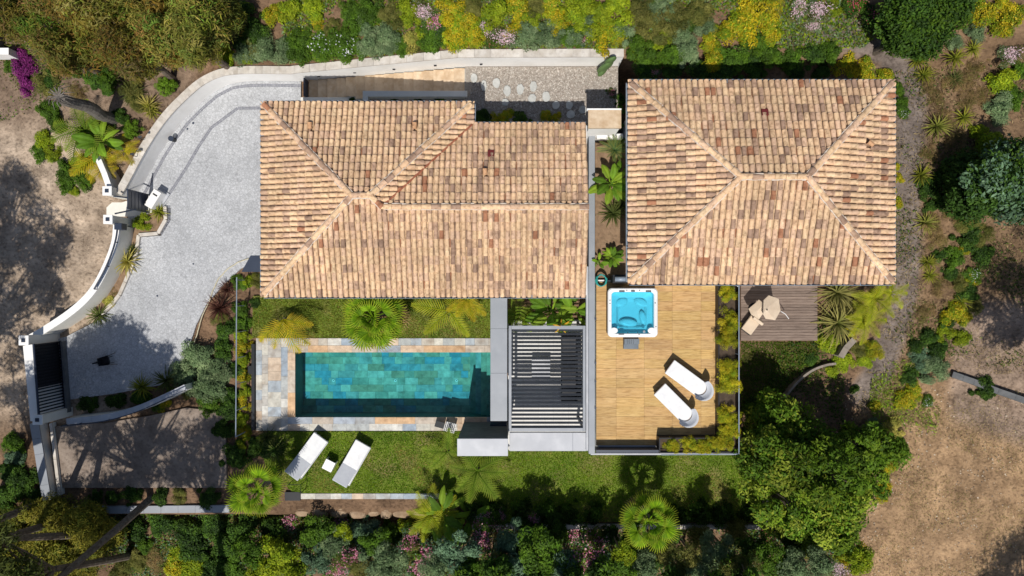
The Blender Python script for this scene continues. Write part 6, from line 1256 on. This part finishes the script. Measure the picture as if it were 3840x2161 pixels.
# ---- bottom left wood
ZBL = 'in the wood at the lower left'
for (x, y, r) in [(60, 1330, 75), (140, 1310, 60), (30, 1400, 70), (120, 1390, 75), (200, 1400, 55), (250, 1350, 50), (70, 1440, 70), (180, 1445, 60), (215, 1310, 40)]:
    g_ = ground_at(x*D, y*D); tree('', x*D, y*D, r*D, g_, g_+2.6, [(.14, .14, .022), (.18, .17, .025), (.10, .12, .018), (.22, .19, .03)], n=7000, clumps=46, ll=.19, lw=.035, hz=.9, cr=.42, name='pine_tree', note_zone=ZBL, noun='yellow green pine')
for q in [('dark', 330, 1330, 40), ('dark', 400, 1320, 44), ('dark', 470, 1330, 44), ('dark', 530, 1320, 40), ('dark', 560, 1370, 44), ('dark', 490, 1390, 44), ('lime', 455, 1390, 26), ('yellow', 440, 1425, 34), ('lime', 490, 1430, 40), ('dark', 540, 1430, 44), ('green', 590, 1430, 34), ('olive', 340, 1410, 34), ('olive', 300, 1440, 36), ('dry', 385, 1400, 36), ('dry', 400, 1440, 30), ('green', 360, 1375, 26), ('green', 30, 1120, 30), ('blue', 35, 1150, 26), ('dark', 20, 1185, 34), ('dark', 60, 1210, 34), ('dark', 30, 1240, 40), ('dark', 90, 1255, 30), ('dark', 10, 1290, 34), ('dark', 280, 1250, 22), ('dark', 330, 1248, 24), ('dark', 400, 1252, 26), ('olive', 450, 1248, 22), ('dark', 520, 1255, 28), ('dark', 240, 1252, 18)]: shrub(q[0], ZBL, *q[1:])
# ---- big tree lower right and friends
BT = [(.08, .15, .012), (.115, .18, .015), (.055, .11, .010), (.17, .21, .025), (.28, .27, .05)]
ZT_ = 'in the tree group right of the lower lawn'
for (x, y, r, zt) in [(1960, 1060, 85, 3.6), (2030, 1110, 95, 4.2), (1930, 1140, 80, 3.8), (2000, 1190, 110, 4.8), (2090, 1180, 105, 4.8), (2160, 1120, 80, 3.8), (2165, 1200, 70, 3.2), (1960, 1250, 90, 4.0), (2050, 1280, 105, 4.4), (2120, 1265, 85, 3.8), (2090, 1340, 80, 3.4), (2000, 1330, 70, 3.2), (2215, 1120, 42, 2.4)]:
    g_ = ground_at(x*D, y*D); kf = random.uniform(.85, 1.35); BTv = [tuple(a*kf for a in c) for c in random.sample(BT[:4], 3)]; tree('', x*D, y*D, r*D*random.uniform(.85, 1.1), g_, zt+random.uniform(-.9, .7), BTv, n=4300, clumps=30, ll=.17, lw=.07, hz=1.3, cr=random.uniform(.32, .46), name='leafy_tree', note_zone=ZT_, noun='dense leafy green tree')
for q in [('yellow', 2280, 1010, 34), ('yellow', 2300, 985, 26), ('straw', 2250, 1080, 34), ('white', 2335, 1010, 18), ('yellow', 2200, 1020, 18), ('silver', 2200, 1080, 30), ('yellow', 2220, 1240, 26), ('yellow', 2240, 1180, 20), ('dark', 2150, 980, 14), ('green', 2260, 1130, 30)]: shrub(q[0], ZT_, *q[1:])
# ---- right edge trees
for (x, y, r, zt, c) in [(2500, 455, 75, 5.0, BLUEG+DARKG), (2450, 500, 60, 4.2, DARKG), (2555, 500, 70, 5.0, BLUEG+DARKG), (2420, 440, 50, 3.6, DARKG), (2540, 400, 55, 4.6, BLUEG+GREEN)]:
    g_ = ground_at(x*D, y*D); tree('', x*D, y*D, r*D, g_, zt, c, n=6500, clumps=44, ll=.16, lw=.075, hz=.9, cr=.42, name='broadleaf_tree', note_zone='at the right edge of the picture', noun='blue green broadleaf tree')
# ---- tall pines below and left of the frame: their shadows fall on drive and yard
def tall_pine(label, bx, by, gz, top, R0, lean, n=7000, clumps=34):
    zc = top-1.0; o = thing('tall_pine', label, 'pine', (bx, by, gz)); me, C = crown_mesh([(.06, .08, .02), (.08, .10, .025)], n, clumps, R0, 1.1, .26, .05, .62)
    h = zc-gz; k = bpy.data.objects.new('crown', me); COL.objects.link(k); k.parent = o; k.location = (lean[0], lean[1], h); m = MB(); f0 = Vector((lean[0]*.6, lean[1]*.6, h*.62)); m.tube([(0, 0, -.5), (lean[0]*.25, lean[1]*.3, h*.3), f0], [.17, .14, .11], 9)
    for j in range(len(C)): e = Vector(C[j])+Vector((lean[0], lean[1], h)); m.tube([f0, f0.lerp(e, .5)+Vector((random.uniform(-.3, .3), random.uniform(-.3, .3), .2)), e], [.07, .045, .015], 5)
    m.build('trunk', BARK, o, True)
for (lab, bx, by, gz, top, R0, lean) in [('tall pine whose dark trunk leans out of the lower left corner', -14.7, -8.3, -1.0, 9.6, 2.5, (-1.7, -3.1)), ('tall pine beyond the lower left corner, shading the drive', -18.9, -9.9, -1.2, 9.3, 1.7, (2.1, 2.1)),
        ('tall pine just beyond the left edge, shading the drive gate', -21.6, -9.2, -1.0, 9.5, 2.4, (2.2, .4)), ('tall pine beyond the left edge, shading the sandy forecourt', -22.4, -1.2, 0, 9.3, 2.3, (1.2, -.6)), ('tall pine beyond the left edge between its two neighbours', -22.6, -4.6, 0, 9.3, 2.4, (1.0, -.2)),
        ('tall pine below the lower edge, shading the lower yard', -12.4, -13.0, -1.2, 9.5, 2.2, (-.4, 1.2)), ('tall pine beyond the right edge, shading the dry garden', 21.4, -4.4, .3, 9.0, 2.4, (-1.6, 0)), ('tall pine farther up beyond the right edge of the dry garden', 22.6, -1.0, .5, 9.0, 2.0, (-1.2, -.4)), ('tall pine beyond the lower right corner of the sandy plot', 20.6, -16.0, -.8, 8.0, 1.8, (0, 0))]: tall_pine(lab, bx, by, gz, top, R0, lean, 7500, 38)
tall_pine('tall pine at the lower left corner with yellow green crown edge', -17.6, -10.6, -1.2, 9.2, 1.6, (.8, 3.4), 5200, 34); tall_pine('tall pine crowding the lower left corner from outside', -19.6, -9.0, -1.2, 9.2, 1.8, (1.0, .8), 5200, 34); tall_pine('slender tall pine at the lower left edge of the wood', -16.4, -11.6, -1.2, 9.2, 1.5, (1.2, 3.3), 4500, 30)
# ---- grass strip on the right, ground cover on the banks, stones on the dry plot
gp = [P(*[a*D for a in q], .1) for q in [(2300, 1000), (2360, 960), (2400, 990), (2390, 1060), (2365, 1120), (2330, 1160), (2300, 1110)]]

def carpet(name, polys, n, cols, ll=.10, lw=.05, dens=None):
    a = np.array([(p[0], p[1]) for p in polys]); pts = rng.uniform(a.min(0), a.max(0), (n*2, 2)); pts = pts[in_poly(pts[:, 0], pts[:, 1], a)][:n]
    k = np.sin(pts[:, 0]*1.3+2*np.sin(pts[:, 1]*.9))+np.cos(pts[:, 1]*1.9+pts[:, 0]*.6)+rng.normal(0, .5, len(pts)); pts = pts[k > (-.3 if dens is None else dens)]; n = len(pts)
    z_ = terr(pts[:, 0], pts[:, 1])+rng.uniform(.02, .14, n); nr = unit(n)*.6+np.array([0, 0, 1]); nr /= np.linalg.norm(nr, axis=1, keepdims=True)
    o = bpy.data.objects.new(name, leaf_mesh(name, np.column_stack([pts, z_]), nr, ll, lw, pal(cols, n))); COL.objects.link(o); o['kind'] = 'stuff'; return o
carpet('ground_cover', [(-9, 8.9), (13, 8.9), (17, 12.5), (-9, 12.5)], 46000, GREEN+LIME+OLIVE+SILV, .13, .06, dens=-.5)
carpet('ground_cover', [(-22, 6.5), (-12, 9), (-9, 13), (-22, 13)], 14000, OLIVE+GREEN+[(.2, .14, .08)], dens=0)
carpet('ground_cover', [(-22, -9.4), (-20, -13), (14, -13), (13, -10.2), (-2, -10.2), (-3, -9.7)], 44000, GREEN+DARKG+BLUEG+OLIVE, .13, .06, dens=-.7)
blades('shade_grass', [P(*q, .5) for q in [(2782, 1282), (3085, 1282), (3070, 1350), (2990, 1410), (2940, 1500), (2900, 1560), (2782, 1560)]], 14000, .04, .09, [(.06, .12, .01), (.10, .16, .015), (.2, .17, .06)], 0, LEAF, 1.1, .013, zf=lambda x, y: terr(x, y)-.01); carpet('ground_cover', [(11.2, -2.0), (13.5, -.3), (13.5, -7), (9.5, -9), (9.2, -6)], 9000, DARKG+GREEN+OLIVE)
carpet('ground_cover', [(13.4, 8), (22, 9), (22, -3.2), (14.2, -3.2)], 12000, OLIVE+GREEN+DARKG, .12, .05, .55); carpet('leaf_litter', [(13.2, 8), (22, 9), (22, -3.5), (13.5, -3.5)], 15000, [(.26, .19, .11), (.18, .13, .08), (.32, .25, .15), (.13, .10, .06)], .14, .022, -.6)
carpet('wild_grass', [(14.6, -3.0), (16.6, -2.8), (17.6, -4.2), (17.2, -6.5), (15.6, -7.4), (14.6, -5.5)], 5200, GC[:2]+OLIVE, .16, .03, .1)
def dfn(n): x = rng.uniform(13.6, 22, n); y = rng.uniform(-12.6, -4, n); return np.stack([x, y, terr(x, y)+.01], 1)
scatter_stones('scattered_stones', 1500, dfn, .012, .045, [(.40, .31, .22), (.16, .12, .09), (.5, .42, .33)], None, PEB)
carpet('dry_stubble', [(13.8, -4.2), (22, -4.2), (22, -13), (13.8, -13)], 12000, [(.36, .26, .15), (.26, .20, .10), (.2, .19, .07), (.42, .32, .19)], .10, .018, -.4)
def lfn(n): x = rng.uniform(-22, -15.2, n); y = rng.uniform(-5, 5.5, n); k = ~in_poly(x, y, COMP); return np.stack([x[k], y[k], terr(x[k], y[k])+.01], 1)
scatter_stones('scattered_stones', 900, lfn, .01, .035, [(.46, .37, .27), (.3, .24, .18)], None, PEB)
# ================================================================== labels: every plant told apart by kind, place and order
from collections import defaultdict
by = defaultdict(list)
for q in QUEUE: by[(q[0], q[1])].append(q)
for (zone, noun), L in by.items():
    L.sort(key=lambda q: (q[4], q[5]))
    for i, q in enumerate(L):
        o = q[3]; n = len(L)
        if n == 1: o['label'] = '%s %s' % (noun, zone)
        elif n == 2: o['label'] = '%s %s, %s one' % (noun, zone, ('left', 'right')[i])
        elif i >= n/2 and n > 4: o['label'] = '%s %s, %s' % (noun, zone, 'rightmost' if i == n-1 else rank_words(n-1-i)+' from right')
        else: o['label'] = '%s %s, %s' % (noun, zone, 'leftmost' if i == 0 else rank_words(i)+' from left')
        if n > 1: o['group'] = '%ss %s' % (noun.split(' dotted')[0], zone)

rd = tag(box('road', X(-120), X(34), Y(205), Y(96), -.1, .9, M('asphalt', (.16, .165, .18), (.22, .225, .24), 4, rough=.9)), kind='structure')
rk = thing('road_kerb', 'white kerb wall beside the scrap of road at the far upper left', 'kerb', P(20, 200, .9)); box('kerb_stone', X(-60, 1.1), X(32, 1.1), Y(205, 1.1), Y(180, 1.1), .5, 1.1, WHITE, rk); box('kerb_stone', X(-60, 1.1), X(26, 1.1), Y(98, 1.1), Y(90, 1.1), .5, 1.1, DARK, rk)
